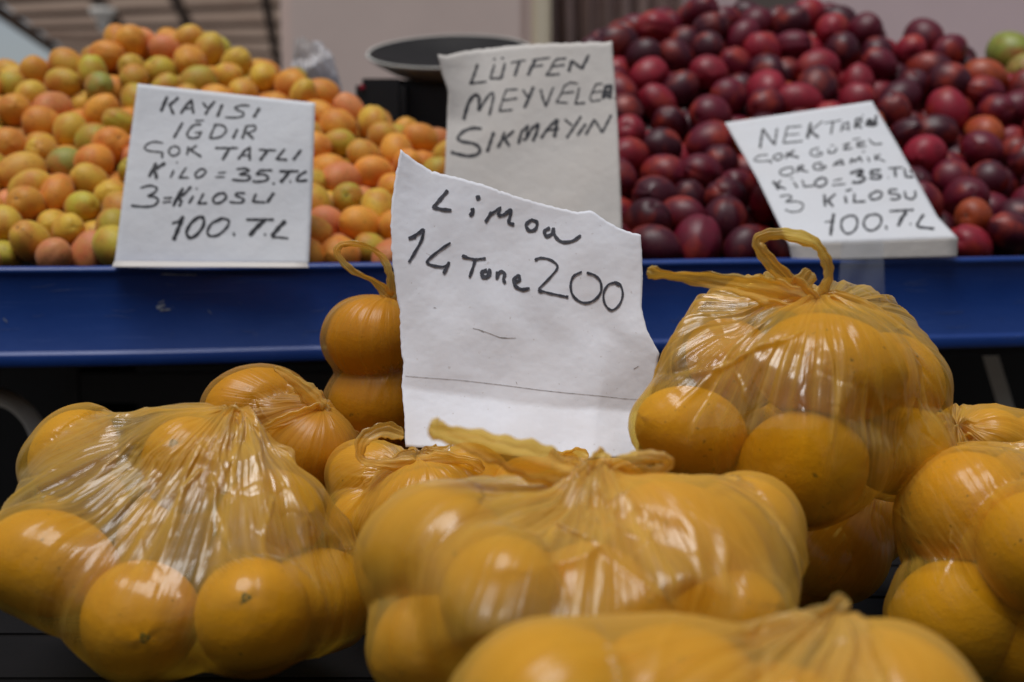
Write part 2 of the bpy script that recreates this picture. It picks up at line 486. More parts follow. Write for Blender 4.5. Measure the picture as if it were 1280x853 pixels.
# roof: sheets between purlins, seen from below, its left eave against the sky
roof = empty('market_roof', (0, 0, 0))
tag(roof, 'brown slatted market roof with dark beams seen from below', 'roof')
def roof_pt(s, t):
    a_ = at(-70, -48, 9).lerp(at(640, -120, 9), s); b_ = at(92, 70, 15).lerp(at(560, 90, 15), s)
    return a_.lerp(b_, t)
def bar(p, q, w, h, mat, name, parent):
    d = (q - p).normalized(); side = d.cross(Vector((0, 0, 1))).normalized(); up = side.cross(d)
    pts = [p - side * w - up * h, p + side * w - up * h, p + side * w + up * h, p - side * w + up * h]
    pts += [x + (q - p) for x in pts]
    return link(name, box_mesh(name, [pts[0], pts[1], pts[2], pts[3], pts[4], pts[5], pts[6], pts[7]]), mat, parent, smooth=False)
NB = 7
for k in range(NB):
    t0 = k / NB; t1 = (k + 1.0) / NB
    q = [roof_pt(0, t0), roof_pt(1, t0), roof_pt(1, t1), roof_pt(0, t1)]
    link('roof_board', mesh_np('roof_board', q, [(0, 1, 2, 3)]), M['roof'], roof, smooth=False)
for k in range(0, NB, 1):
    t0 = (k + 0.9) / NB
    bar(roof_pt(0, t0) - Vector((0, 0, .03)), roof_pt(1, t0) - Vector((0, 0, .03)), 0.06, 0.016, M['beam'], 'purlin', roof)
for s_ in (0.012, 0.22, 0.37, 0.55, 0.8):
    bar(roof_pt(s_, 0) - Vector((0, 0, .12)), roof_pt(s_, 1) - Vector((0, 0, .12)), 0.04, 0.035, M['beam'], 'rafter', roof)
# far dim hall end under the roof
fe = roof_pt(0.0, 1.0); ff = roof_pt(1.0, 1.0)
fw = box('far_hall_wall', (fe.x + 0.3, fe.y + 0.3, 0), (ff.x + 1, fe.y + 0.5, fe.z + 0.05), M['beam'])
tag(fw, 'dark end wall below the slatted roof behind the apricot heap', 'wall')

# pendant lamp under the roof
def lathe(name, prof, seg=28):
    P = np.array([[(r * math.cos(2 * math.pi * j / seg), r * math.sin(2 * math.pi * j / seg), z) for j in range(seg)] for r, z in prof])
    return grid_mesh(name, P, wrap_u=True)[0]
lc = at(129, 36, 8.5)
lamp = empty('pendant_lamp', lc); tag(lamp, 'pale funnel shaped pendant lamp under the slatted roof', 'lamp')
lo = link('lamp_shade', lathe('lamp_shade', [(0.03, 0.0), (0.035, 0.02), (0.04, 0.06), (0.075, 0.09), (0.085, 0.13), (0.001, 0.135)]), M['lamp'], lamp)
link('lamp_bulb', lathe('lamp_bulb', [(0.001, -0.03), (0.02, -0.02), (0.026, 0.0), (0.02, 0.02)]), M['lamp'], lamp)
link('hanging_rod', lathe('hanging_rod', [(0.006, 0.13), (0.006, 0.75)], 8), M['beam'], lamp)

# ------------------------------------------------------------------ stall: blue tray front, sloping boards, lower table
stall = empty('fruit_stall', at(640, 400, 1.45))
stall_loc = stall.location.copy()
tag(stall, 'market stall edged with a long blue plastic front board', 'stall')
def worldpart(o):      # child of the stall while its coordinates are world ones
    o.parent = stall; o.location = -stall_loc
    return o
TL, TR = at(-260, 337.5, 1.30), at(1560, 318.5, 1.53)
H = 0.1025
zt = (TL.z + TR.z) / 2
d = Vector((TR.x - TL.x, TR.y - TL.y, 0)).normalized(); nrm_ = Vector((d.y, -d.x, 0))  # towards camera
if nrm_.y > 0: nrm_ = -nrm_
prof = [(-0.016, 0.000), (-0.010, 0.0005), (-0.004, 0.001), (0.000, 0.000), (0.0025, -0.002), (0.003, -0.005), (0.0008, -0.0075), (0.0, -0.010), (0.0, -0.088), (0.0012, -0.0895), (0.0040, -0.0905), (0.0048, -0.0930), (0.0048, -0.1020), (0.0036, -0.1045), (0.0, -0.1050), (-0.012, -0.105), (-0.012, -0.02)]
ns = 90
P = np.zeros((ns + 1, len(prof), 3))
for i in range(ns + 1):
    s = i / ns
    base = TL.lerp(TR, s); wob = 0.0012 * math.sin(s * 9) + 0.0006 * math.sin(s * 31)
    for j, (o_, z_) in enumerate(prof):
        p = Vector((base.x, base.y, 0)) + nrm_ * (o_ + wob)
        P[i, j] = (p.x, p.y, base.z + z_ + 0.0005 * math.sin(s * 23))
me, _ = grid_mesh('front_board', P, wrap_u=True)
fb = worldpart(link('front_board', me, M['blue']))
bmod = fb
# sloping display boards under each heap, behind the front board
def quadboard(name, q, th, mat):
    up = Vector((0, 0, th))
    return worldpart(link(name, box_mesh(name, [Vector(x) - up for x in q] + [Vector(x) for x in q]), mat, smooth=False))
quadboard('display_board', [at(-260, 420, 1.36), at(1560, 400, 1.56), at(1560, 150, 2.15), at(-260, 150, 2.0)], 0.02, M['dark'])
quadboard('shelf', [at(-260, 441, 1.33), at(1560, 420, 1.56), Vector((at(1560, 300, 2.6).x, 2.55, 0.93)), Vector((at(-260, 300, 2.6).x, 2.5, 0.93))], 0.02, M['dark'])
for px_, py0, px1_, Yp, w in ((1232, 425, 1262, 1.75, 0.012),):
    worldpart(bar(at(px_, py0, Yp), at(px1_ + 30, 620, Yp), w * 0.8, w * 0.8, M['pale_metal'], 'leg', None))
def skirt(name, px0, px1, Y, z0, z1, mat):
    a_ = at(px0, 235, Y); b_ = at(px1, 235, Y)
    return worldpart(box(name, (a_.x, a_.y, z0), (b_.x, b_.y + 0.02, z1), mat))
skirt('dark_backing', -400, 1700, 2.4, 0.0, 0.93, M['dark'])  # near-black sheet added at the back so the space under the stall stays dark
# black crates added to keep the space under the stall dark
def crate(px0, px1, Y, zb, zt_, label):
    e = empty('dark_filler_crate', at((px0 + px1) / 2, 600, Y))
    tag(e, label, 'crate', 'black crates added for darkness under the stall')
    a_ = at(px0, 235, Y) - e.location; b_ = at(px1, 235, Y) - e.location
    z0 = zb - e.location.z; z1 = zt_ - e.location.z
    n_s = 5
    for k in range(n_s):
        h = (z1 - z0) / n_s
        box('slat', (a_.x, a_.y, z0 + k * h), (b_.x, a_.y + 0.008, z0 + (k + 0.72) * h), M['black_plastic'], e, 0.002)
    for xx in (a_.x, b_.x - 0.02):
        box('corner_post', (xx, a_.y - 0.004, z0), (xx + 0.02, a_.y + 0.25, z1 + 0.004), M['black_plastic'], e, 0.002)
    return e
crate(70, 470, 1.62, 0.60, 0.88, 'black slatted crate added to darken the space under the left of the stall')
crate(850, 1190, 1.72, 0.60, 0.86, 'black slatted crate added to darken the space under the nectarine side')

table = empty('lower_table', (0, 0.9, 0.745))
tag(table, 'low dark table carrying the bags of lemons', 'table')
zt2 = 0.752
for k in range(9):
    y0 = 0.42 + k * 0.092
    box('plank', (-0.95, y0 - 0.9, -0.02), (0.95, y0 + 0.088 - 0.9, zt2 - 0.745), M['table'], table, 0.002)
for sx in (-0.9, 0.9):
    for sy in (-0.42, 0.32):
        box('leg', (sx - 0.02, sy - 0.02, -0.745), (sx + 0.02, sy + 0.02, -0.021), M['table'], table)
# curved grey highlight under the stall, far left, modelled as a pale tube
def tube(name, pts, rad, mat, seg=10):
    pts = [Vector(p) for p in pts]
    Pq = np.zeros((len(pts), seg, 3))
    for i, p in enumerate(pts):
        dd = (pts[min(i + 1, len(pts) - 1)] - pts[max(i - 1, 0)]).normalized()
        s = dd.cross(Vector((0, 1, 0.01))).normalized(); u = s.cross(dd)
        r_ = rad[i] if hasattr(rad, '__len__') else rad
        for j in range(seg):
            th = 2 * math.pi * j / seg
            Pq[i, j] = p + s * math.cos(th) * r_ + u * math.sin(th) * r_
    return grid_mesh(name, Pq, wrap_u=True)[0]
th_ = link('highlight_tube', tube('highlight_tube', catmull([at(-20, 490, 1.5), at(20, 505, 1.5), at(45, 535, 1.5), at(52, 580, 1.5), at(50, 700, 1.5)], 8), 0.011, M['pale_metal']), M['pale_metal'])
tag(th_, 'bent pale tube modelling a grey highlight in the dark below the blue board', 'tube')
th2 = link('table_strut', tube('table_strut', [at(62, 760, 0.98), at(64, 900, 0.98)], 0.012, M['pale_metal']), M['steel'])
bpy.data.objects.remove(th2)

# ------------------------------------------------------------------ price cards
def polyline_at(pts, t):
    P = [np.array(p, float) for p in pts]
    seg = [np.linalg.norm(P[i + 1][:2] - P[i][:2]) for i in range(len(P) - 1)]
    tot = sum(seg); x = t * tot
    for i, s in enumerate(seg):
        if x <= s or i == len(seg) - 1:
            return P[i] + (P[i + 1] - P[i]) * min(1, x / max(s, 1e-9))
        x -= s

def coons(name, top, bot, lef, rig, depth, n=60, tear=(0, 0, 0, 0)):
    """edges in picture directions, depth(s,t) in metres: a curved sheet in space"""
    P = np.zeros((n, n, 3)); 
    c00 = np.array(top[0][:2], float); c10 = np.array(top[-1][:2], float); c01 = np.array(bot[0][:2], float); c11 = np.array(bot[-1][:2], float)
    rt = [np.cumsum(rng.normal(0, 1, n)) for _ in range(4)]
    rt = [(r - np.linspace(r[0], r[-1], n)) for r in rt]
    rt = [r / (np.abs(r).max() + 1e-6) + rng.normal(0, 0.25, n) for r in rt]
    for i in range(n):
        t = i / (n - 1)
        Lp = polyline_at(lef, t)[:2] + np.array([rt[2][i] * tear[2], 0]); Rp = polyline_at(rig, t)[:2] + np.array([rt[3][i] * tear[3], 0])
        for j in range(n):
            s = j / (n - 1)
            T = polyline_at(top, s)[:2] + np.array([0, rt[0][j] * tear[0]]); B = polyline_at(bot, s)[:2] + np.array([0, rt[1][j] * tear[1]])
            p = (1 - t) * T + t * B + (1 - s) * Lp + s * Rp - ((1 - s) * (1 - t) * c00 + s * (1 - t) * c10 + (1 - s) * t * c01 + s * t * c11)
            P[i, j] = at(p[0], p[1], depth(s, t))
    me, f = grid_mesh(name, P)
    bvh = BVHTree.FromPolygons([Vector(v) for v in P.reshape(-1, 3)], [tuple(int(k) for k in q) for q in f])
    return me, bvh

CAMO = Vector((0, 0, CAM_Z))
def lettering(name, strokes, org, sc, bvh, mat, parent, lift=0.0011, bold=1.28):
    verts, faces = [], []
    def cast(x, y):
        px, py = org[0] + x / sc, org[1] + y / sc
        dr_ = (at(px, py, 1) - CAMO).normalized()
        h = bvh.ray_cast(CAMO, dr_)
        if h[0] is None: return None
        return h[0] - dr_ * lift
    for st in strokes:
        w, mode, pts = st; w = w * bold
        Q = catmull(pts, 7) if mode == 'c' else [np.array(p, float) for p in pts]
        D = [Q[0]]
        for q in Q[1:]:
            L_ = np.linalg.norm(q - D[-1]); k = max(1, int(L_ / 7))
            b0 = D[-1]
            for m_ in range(1, k + 1): D.append(b0 + (q - b0) * m_ / k)
        if len(D) == 1: D = [D[0] - np.array([w * .25, 0]), D[0] + np.array([w * .25, 0])]
        n = len(D)
        ph = random.random() * 9
        prev = None
        for i in range(n):
            tdir = D[min(i + 1, n - 1)] - D[max(i - 1, 0)]
            tdir = tdir / (np.linalg.norm(tdir) + 1e-9)
            nn = np.array([-tdir[1], tdir[0]])
            ww = w * (0.5 + 0.07 * math.sin(i * 0.8 + ph) + 0.04 * math.sin(i * 2.1 + ph))
            if i == 0 or i == n - 1: ww *= 0.72
            a_, b_ = cast(*(D[i] + nn * ww)), cast(*(D[i] - nn * ww))
            if a_ is None or b_ is None: prev = None; continue
            verts += [a_, b_]; k = len(verts)
            if prev is not None: faces.append((prev - 2, prev - 1, k - 1, k - 2))
            prev = k
    me = mesh_np(name, verts, faces)
    o = link(name, me, mat, smooth=False)
    o.parent = parent; o.location = -parent.location
    return o

def card(name, label, base, me, mat, th=0.0006):
    e = empty(name, base)
    tag(e, label, 'price card' if 'price' in name else 'notice')
    o = link('sheet', me, mat)
    o.parent = e; o.location = -e.location
    sm = o.modifiers.new('thick', 'SOLIDIFY'); sm.thickness = th; sm.offset = -1 
    return e, o

# --- apricot card
me, bv = coons('apricot_sheet', [(172, 105), (394, 129)], [(143, 331), (386, 331)], [(172, 105), (156, 225), (143, 331)], [(394, 129), (391, 230), (386, 331)],
               lambda s, t: 1.415 - 0.055 * t + 0.002 * math.sin(5 * s + 1) + 0.0015 * math.sin(7 * t + 3 * s) + 0.015 * s, 40)
kc, ks = card('apricot_price_card', 'white price card lettered KAYISI IĞDIR propped on the apricot heap', at(263, 331, 1.36), me, M['paper'])
O1, S1 = (150, 110), 5.12
st1 = [
 (17, 'p', [(302, 55), (262, 150)]), (14, 'p', [(374, 60), (345, 88), (316, 108), (330, 140), (343, 170)]),
 (13, 'p', [(388, 165), (418, 118), (458, 75), (470, 165)]), (10, 'p', [(408, 132), (466, 130)]),
 (12, 'p', [(528, 92), (556, 128)]), (14, 'p', [(608, 85), (572, 125), (545, 172)]), (15, 'p', [(655, 105), (622, 186)]),
 (10, 'c', [(830, 113), (775, 112), (735, 128), (760, 145), (790, 160), (785, 180), (740, 190), (672, 188)]), (16, 'p', [(893, 128), (855, 190)]),
 (13, 'p', [(402, 220), (343, 322)]), (8, 'p', [(480, 210), (538, 208)]),
 (11, 'c', [(520, 232), (470, 240), (435, 280), (432, 310), (465, 322), (505, 312), (515, 285)]), (9, 'p', [(478, 288), (528, 283)]),
 (11, 'p', [(610, 238), (575, 315)]), (11, 'c', [(600, 235), (655, 240), (680, 268), (655, 305), (610, 322), (568, 318)]),
 (14, 'p', [(752, 262), (722, 325)]), (14, 'p', [(808, 250), (782, 325)]), (10, 'c', [(800, 245), (860, 242), (866, 265), (830, 285), (798, 290)]), (13, 'p', [(815, 290), (856, 328)]),
 (9, 'c', [(275, 352), (215, 345), (172, 362), (158, 385), (180, 402), (230, 408), (275, 412)]), (14, 'p', [(270, 412), (270, 450)]),
 (10, 'c', [(335, 375), (312, 400), (325, 430), (355, 432), (380, 410), (372, 380), (340, 372)]),
 (12, 'p', [(438, 375), (428, 430)]), (11, 'p', [(492, 368), (440, 402)]), (12, 'p', [(455, 400), (522, 442)]),
 (11, 'p', [(608, 385), (755, 385)]), (16, 'p', [(700, 388), (655, 462)]),
 (13, 'p', [(755, 458), (795, 405), (830, 380), (830, 465)]), (9, 'p', [(775, 432), (828, 432)]),
 (10, 'p', [(888, 395), (1000, 400)]), (15, 'p', [(945, 400), (895, 465)]),
 (12, 'p', [(1055, 390), (1000, 455), (1070, 460)]), (14, 'p', [(1160, 395), (1108, 462)]),
]
L1 = lettering('lettering', st1, O1, S1, bv, M['ink'], kc)
st2 = [
 (16, 'p', [(232, 45), (185, 135)]), (17, 'p', [(290, 45), (240, 75), (212, 90), (228, 112), (234, 148)]),
 (10, 'p', [(360, 42), (370, 42)]), (11, 'p', [(345, 92), (322, 140)]), (10, 'p', [(425, 72), (378, 140), (440, 138)]),
 (11, 'c', [(510, 85), (482, 115), (490, 138), (520, 132), (548, 105), (535, 85), (505, 86)]),
 (7, 'p', [(625, 110), (680, 105)]), (7, 'p', [(608, 135), (672, 135)]),
 (11, 'c', [(745, 85), (800, 80), (825, 92), (790, 108), (765, 118), (810, 122), (835, 140), (800, 158), (715, 152)]),
 (11, 'p', [(975, 92), (895, 92), (870, 118)]), (11, 'c', [(870, 118), (920, 118), (950, 140), (925, 160), (870, 165), (848, 160)]), (11, 'p', [(975, 178), (992, 178)]),
 (12, 'p', [(1018, 98), (1145, 98)]), (16, 'p', [(1085, 100), (1045, 150), (1025, 170)]), (17, 'p', [(1086, 164), (1094, 164)]), (12, 'c', [(1195, 98), (1155, 120), (1130, 150), (1150, 160), (1200, 155)]),
 (11, 'c', [(130, 205), (190, 190), (235, 205), (220, 235), (180, 255), (220, 262), (245, 285), (215, 318), (150, 325), (70, 318)]),
 (9, 'p', [(278, 270), (335, 268)]), (9, 'p', [(272, 298), (328, 292)]),
 (16, 'p', [(405, 205), (368, 262), (340, 322)]), (13, 'p', [(455, 195), (415, 240), (372, 270), (395, 290), (378, 325)]),
 (10, 'p', [(486, 210), (496, 208)]), (12, 'p', [(470, 255), (440, 305)]), (11, 'p', [(535, 240), (500, 305), (558, 302)]),
 (12, 'c', [(625, 242), (595, 275), (610, 302), (650, 295), (680, 262), (660, 238), (620, 245)]),
 (10, 'c', [(800, 238), (755, 238), (738, 252), (775, 268), (795, 285), (765, 300), (700, 295)]),
 (11, 'p', [(872, 240), (848, 292), (930, 298)]), (15, 'p', [(985, 235), (940, 300)]),
 (20, 'p', [(405, 385), (375, 460), (342, 540)]), (10, 'p', [(332, 432), (372, 420), (400, 390)]),
 (16, 'c', [(500, 392), (455, 430), (425, 490), (450, 525), (495, 500), (535, 440), (530, 395), (495, 392)]),
 (13, 'c', [(650, 405), (590, 430), (560, 480), (575, 512), (630, 505), (685, 455), (695, 415), (655, 400), (620, 410)]),
 (24, 'p', [(722, 504), (736, 500)]), (13, 'p', [(808, 408), (985, 408)]), (22, 'p', [(925, 412), (870, 462), (828, 512)]),
 (22, 'p', [(922, 506), (934, 502)]), (21, 'p', [(1060, 415), (1015, 460), (970, 515)]), (11, 'p', [(968, 520), (1020, 522), (1078, 528)]),
]
lettering('lettering', st2, (150, 195), 5.12, bv, M['ink'], kc)
me, _ = coons('bottom_lip', [(143, 327), (384, 329)], [(140, 334), (386, 335)], [(143, 327), (140, 334)], [(384, 329), (386, 335)], lambda s, t: 1.343 - 0.012 * t + 0.015 * s, 12)
lp = link('bottom_lip', me, M['paper_warm']); lp.parent = kc; lp.location = -kc.location
lp.modifiers.new('thick', 'SOLIDIFY').thickness = 0.0006

# --- notice between the heaps
me, bv = coons('notice_sheet', [(547, 68), (556, 70), (575, 66), (640, 58), (765, 52)], [(553, 345), (778, 335)], [(547, 68), (552, 90), (560, 115), (556, 220), (553, 345)], [(765, 52), (772, 150), (776, 240), (779, 335)],
               lambda s, t: 1.50 - 0.075 * t + 0.004 * math.sin(4 * s) - 0.016 * max(0, 0.25 - s) * max(0, 0.3 - t) * 20 + 0.0012 * math.sin(9 * t + 6 * s) + 0.003 * abs(s - 0.47), 50, (1.2, 0, 0.5, 0.3))
nc, _o = card('fruit_notice', 'greyish notice lettered LÜTFEN MEYVELERİ SIKMAYIN between apricots and nectarines'.replace('MEYVELERİ', 'MEYVELER'), at(665, 340, 1.44), me, M['paper_warm'])
st3 = [
 (14, 'p', [(262, 112), (238, 185), (210, 255)]), (11, 'p', [(208, 248), (260, 242), (325, 235)]),
 (11, 'p', [(368, 82), (388, 76)]), (11, 'p', [(425, 74), (445, 70)]),
 (13, 'p', [(380, 115), (355, 190), (352, 212), (425, 212)]), (15, 'p', [(452, 105), (425, 215)]),
 (9, 'p', [(492, 105), (540, 92), (598, 86)]), (17, 'p', [(552, 95), (518, 198)]),
 (10, 'p', [(640, 85), (765, 68)]), (18, 'p', [(662, 88), (635, 135), (612, 192)]), (10, 'p', [(640, 130), (718, 120)]),
 (11, 'p', [(878, 72), (815, 78), (790, 100), (768, 150), (738, 190), (832, 182)]), (10, 'p', [(785, 128), (868, 118)]),
 (17, 'p', [(895, 165), (918, 85)]), (14, 'p', [(918, 88), (985, 145)]), (16, 'p', [(1035, 48), (985, 148)]),
 (18, 'c', [(165, 500), (180, 440), (205, 370), (240, 330), (270, 340), (272, 390), (270, 440)]), (14, 'c', [(270, 438), (310, 370), (350, 320), (372, 325), (362, 390), (342, 470)]),
 (10, 'p', [(542, 288), (462, 292), (440, 345), (412, 440), (505, 430)]), (10, 'p', [(440, 365), (538, 350)]),
 (13, 'p', [(575, 290), (612, 345)]), (17, 'p', [(650, 270), (618, 350), (585, 418)]),
 (13, 'p', [(700, 288), (715, 350), (738, 408)]), (11, 'p', [(790, 272), (765, 330), (738, 408)]),
 (9, 'p', [(960, 248), (905, 240), (865, 265), (842, 320), (808, 378), (890, 382)]), (9, 'p', [(852, 315), (935, 305)]),
 (11, 'p', [(968, 275), (958, 330), (940, 388), (1010, 382)]),
 (9, 'p', [(1130, 248), (1085, 252), (1062, 300), (1042, 350), (1055, 372), (1120, 362)]), (8, 'p', [(1062, 310), (1130, 300)]),
 (22, 'p', [(1155, 262), (1145, 310), (1132, 355)]), (20, 'p', [(1150, 270), (1188, 262), (1188, 300), (1180, 355)]), (18, 'p', [(1145, 312), (1185, 305)]), (16, 'p', [(1148, 338), (1178, 332)]), (18, 'p', [(1212, 352), (1220, 350)]),
 (17, 'c', [(290, 562), (230, 558), (165, 580), (125, 625), (150, 650), (230, 665), (275, 695), (265, 735), (205, 752), (130, 740), (75, 725)]),
 (17, 'p', [(375, 585), (352, 650), (328, 725)]),
 (16, 'p', [(450, 585), (430, 640), (402, 695)]), (15, 'p', [(515, 575), (450, 632)]), (16, 'p', [(448, 632), (485, 685)]),
 (16, 'p', [(565, 590), (545, 670)]), (14, 'p', [(562, 590), (610, 540), (600, 635), (575, 640)]), (15, 'p', [(602, 630), (640, 560), (685, 525)]), (18, 'p', [(685, 525), (672, 590), (645, 650)]),
 (15, 'p', [(702, 630), (750, 560), (815, 495)]), (20, 'p', [(815, 495), (808, 560), (795, 622)]), (12, 'p', [(735, 575), (830, 562)]),
 (12, 'p', [(868, 498), (920, 540)]), (14, 'p', [(982, 475), (930, 555), (880, 628)]), (15, 'p', [(1015, 528), (955, 610)]),
 (15, 'p', [(1075, 495), (1045, 550), (1012, 605)]), (13, 'p', [(1075, 498), (1128, 590)]), (14, 'p', [(1192, 465), (1128, 590)]),
]
lettering('lettering', st3, (550, 60), 5.565, bv, M['ink'], nc)

# --- nectarine card, lying back on the heap with a folded front edge
def ndep(s, t): return 1.605 - 0.150 * t + 0.012 * s + 0.0012 * math.sin(6 * s + 3 * t)
me, bv = coons('nectarine_sheet', [(906, 154), (1090, 127)], [(986, 306), (1197, 298)], [(906, 154), (946, 223), (986, 306)], [(1090, 127), (1121, 180), (1148, 228), (1172, 272), (1197, 298)], ndep, 40)
qc, _o = card('nectarine_price_card', 'white price card lettered NEKTARİN leaning back on the nectarine heap', at(1090, 320, 1.44), me, M['paper'])
me, _ = coons('front_fold', [(986, 306), (1197, 298)], [(990, 326), (1196, 321)], [(986, 306), (990, 326)], [(1197, 298), (1196, 321)], lambda s, t: ndep(s, 1) - 0.001 + 0.0 * t, 14)
ff_ = link('front_fold', me, M['paper_warm']); ff_.parent = qc; ff_.location = -qc.location
ff_.modifiers.new('thick', 'SOLIDIFY').thickness = 0.0008
st4 = [
 (16, 'p', [(152, 200), (138, 280), (128, 355)]), (14, 'p', [(152, 200), (195, 265), (245, 330)]), (13, 'p', [(265, 195), (245, 330)]),
 (11, 'p', [(460, 178), (345, 188), (330, 250), (315, 315), (470, 298)]), (9, 'p', [(335, 250), (445, 240)]),
 (20, 'p', [(535, 150), (520, 215), (505, 280)]), (10, 'p', [(630, 138), (535, 215)]), (18, 'p', [(530, 220), (598, 270)]),
 (9, 'p', [(645, 155), (780, 130)]), (13, 'p', [(712, 145), (695, 245)]),
 (12, 'p', [(775, 225), (790, 165), (835, 148), (838, 215)]), (10, 'p', [(785, 200), (838, 192)]),
 (17, 'p', [(898, 120), (888, 200)]), (14, 'p', [(900, 120), (940, 115), (938, 145), (895, 165), (945, 195)]), (12, 'p', [(945, 92), (958, 90)]),
 (24, 'p', [(975, 175), (1000, 130), (1005, 165)]), (26, 'p', [(985, 170), (1040, 165), (1070, 155)]), (18, 'p', [(1005, 120), (1048, 165), (1058, 88)]),
 (9, 'c', [(190, 408), (125, 415), (85, 440), (90, 458), (150, 460), (215, 452)]), (14, 'p', [(212, 450), (216, 478)]),
 (12, 'c', [(255, 405), (235, 430), (265, 450), (305, 430), (298, 402), (255, 405)]), (13, 'p', [(345, 385), (338, 440)]), (15, 'p', [(405, 372), (350, 408), (440, 430)]),
 (10, 'c', [(600, 352), (550, 365), (530, 395), (560, 418), (610, 412), (625, 390), (580, 388)]), (12, 'c', [(680, 360), (675, 388), (705, 392), (735, 375), (738, 350)]), (8, 'p', [(690, 335), (722, 330)]),
 (11, 'p', [(790, 330), (845, 315), (815, 345), (795, 368), (870, 355)]),
 (9, 'p', [(870, 285), (930, 275)]), (10, 'p', [(970, 300), (905, 312), (905, 345), (978, 338)]), (8, 'p', [(905, 328), (960, 318)]), (11, 'p', [(1000, 280), (1020, 310), (1050, 325), (1105, 318)]),
 (11, 'c', [(340, 512), (290, 535), (300, 568), (355, 572), (395, 545), (385, 512), (335, 510)]),
 (15, 'p', [(435, 502), (425, 550)]), (12, 'p', [(435, 500), (475, 495), (470, 515), (430, 525), (515, 545)]),
 (12, 'c', [(625, 472), (570, 480), (555, 510), (590, 528), (640, 518), (650, 498), (600, 500)]),
 (14, 'p', [(712, 500), (745, 465), (780, 450), (800, 492)]), (10, 'p', [(725, 488), (790, 480)]),
 (14, 'p', [(852, 480), (858, 440), (890, 462), (925, 425), (945, 465)]), (8, 'p', [(945, 385), (968, 380)]), (13, 'p', [(990, 425), (1005, 465)]),
 (13, 'p', [(1048, 405), (1055, 455)]), (10, 'p', [(1090, 402), (1055, 430), (1130, 462)]),
]
lettering('lettering', st4, (930, 130), 6.4, bv, M['ink'], qc)
st5 = [
 (15, 'p', [(35, 120), (75, 180)]), (12, 'p', [(90, 115), (55, 150), (125, 175)]), (8, 'p', [(155, 103), (175, 102)]), (12, 'p', [(178, 125), (205, 168)]), (11, 'p', [(238, 112), (252, 158), (322, 152)]),
 (13, 'c', [(365, 98), (328, 125), (345, 158), (390, 150), (408, 118), (385, 98), (358, 102)]), (9, 'p', [(455, 118), (515, 105)]), (9, 'p', [(445, 150), (540, 140)]),
 (16, 'c', [(570, 68), (635, 45), (660, 55), (620, 80), (660, 88), (670, 112), (630, 130), (585, 128)]),
 (14, 'c', [(785, 42), (725, 48), (715, 72), (765, 75), (788, 90), (760, 105), (705, 98)]), (9, 'p', [(832, 98), (842, 98)]),
 (11, 'p', [(838, 32), (935, 25)]), (14, 'p', [(880, 35), (890, 95)]), (13, 'p', [(948, 30), (960, 92), (1015, 90)]), (10, 'p', [(988, 42), (1000, 68)]),
 (9, 'c', [(82, 228), (140, 218), (165, 235), (125, 265), (200, 262), (245, 285), (225, 325), (165, 335), (118, 318)]),
 (16, 'p', [(392, 212), (398, 298)]), (13, 'p', [(470, 208), (412, 258)]), (15, 'p', [(415, 255), (455, 298)]),
 (13, 'p', [(540, 190), (582, 178)]), (14, 'p', [(535, 222), (545, 275)]), (13, 'p', [(602, 205), (598, 265), (680, 262)]),
 (13, 'c', [(745, 195), (708, 220), (725, 248), (775, 238), (792, 208), (765, 190), (735, 200)]),
 (12, 'c', [(900, 178), (850, 182), (845, 205), (895, 212), (920, 230), (890, 248), (850, 245)]), (13, 'c', [(950, 188), (962, 235), (1000, 245), (1025, 225), (1022, 185)]),
 (18, 'p', [(458, 345), (445, 420), (435, 500)]), (9, 'p', [(395, 405), (440, 402)]),
 (13, 'c', [(570, 358), (520, 385), (510, 440), (545, 485), (595, 470), (622, 420), (610, 370), (570, 358)]),
 (13, 'c', [(745, 350), (690, 365), (665, 415), (690, 458), (740, 460), (785, 415), (780, 365), (740, 350)]),
 (26, 'p', [(815, 445), (830, 442)]), (13, 'p', [(845, 330), (1015, 320)]), (20, 'p', [(962, 335), (930, 380), (905, 435)]), (20, 'p', [(985, 420), (997, 418)]),
 (15, 'c', [(1085, 350), (1050, 400), (1040, 435), (1090, 445), (1158, 452)]),
]
lettering('lettering', st5, (960, 205), 5.565, bv, M['ink'], qc)

# --- torn lemon sheet
def ldep(s, t):
    crease = 0.80
    y = 1.035 - 0.040 * t
    if t > crease: y -= (t - crease) * 0.09
    y += 0.006 * math.sin(3.2 * s + 0.6) * (1 - 0.4 * t) + 0.010 * max(0, s - 0.8) * max(0, t - 0.45) * 12 + 0.0016 * math.sin(11 * s + 5 * t) * math.sin(8 * t + 2) + 0.001 * math.sin(23 * s - 9 * t)
    return y
me, bv = coons('lemon_sheet', [(500, 187), (516, 199), (540, 213), (575, 222), (600, 229), (640, 243), (690, 258), (722, 265), (738, 262), (752, 272), (775, 286), (801, 294)],
               [(507, 559), (560, 561), (640, 570), (700, 574), (797, 572)], [(500, 187), (494, 215), (488, 262), (488, 310), (492, 352), (499, 392), (500, 440), (504, 452), (502, 480), (507, 559)],
               [(801, 294), (803, 345), (802, 385), (808, 412), (824, 442), (818, 480), (803, 530), (797, 572)], ldep, 90, (1.6, 0.4, 1.6, 0.5))
lc_, _o = card('lemon_price_sheet', 'torn white sheet lettered Limon 14 Tane 200 standing among the lemon bags', at(650, 570, 0.99), me, M['paper_torn'], 0.0003)
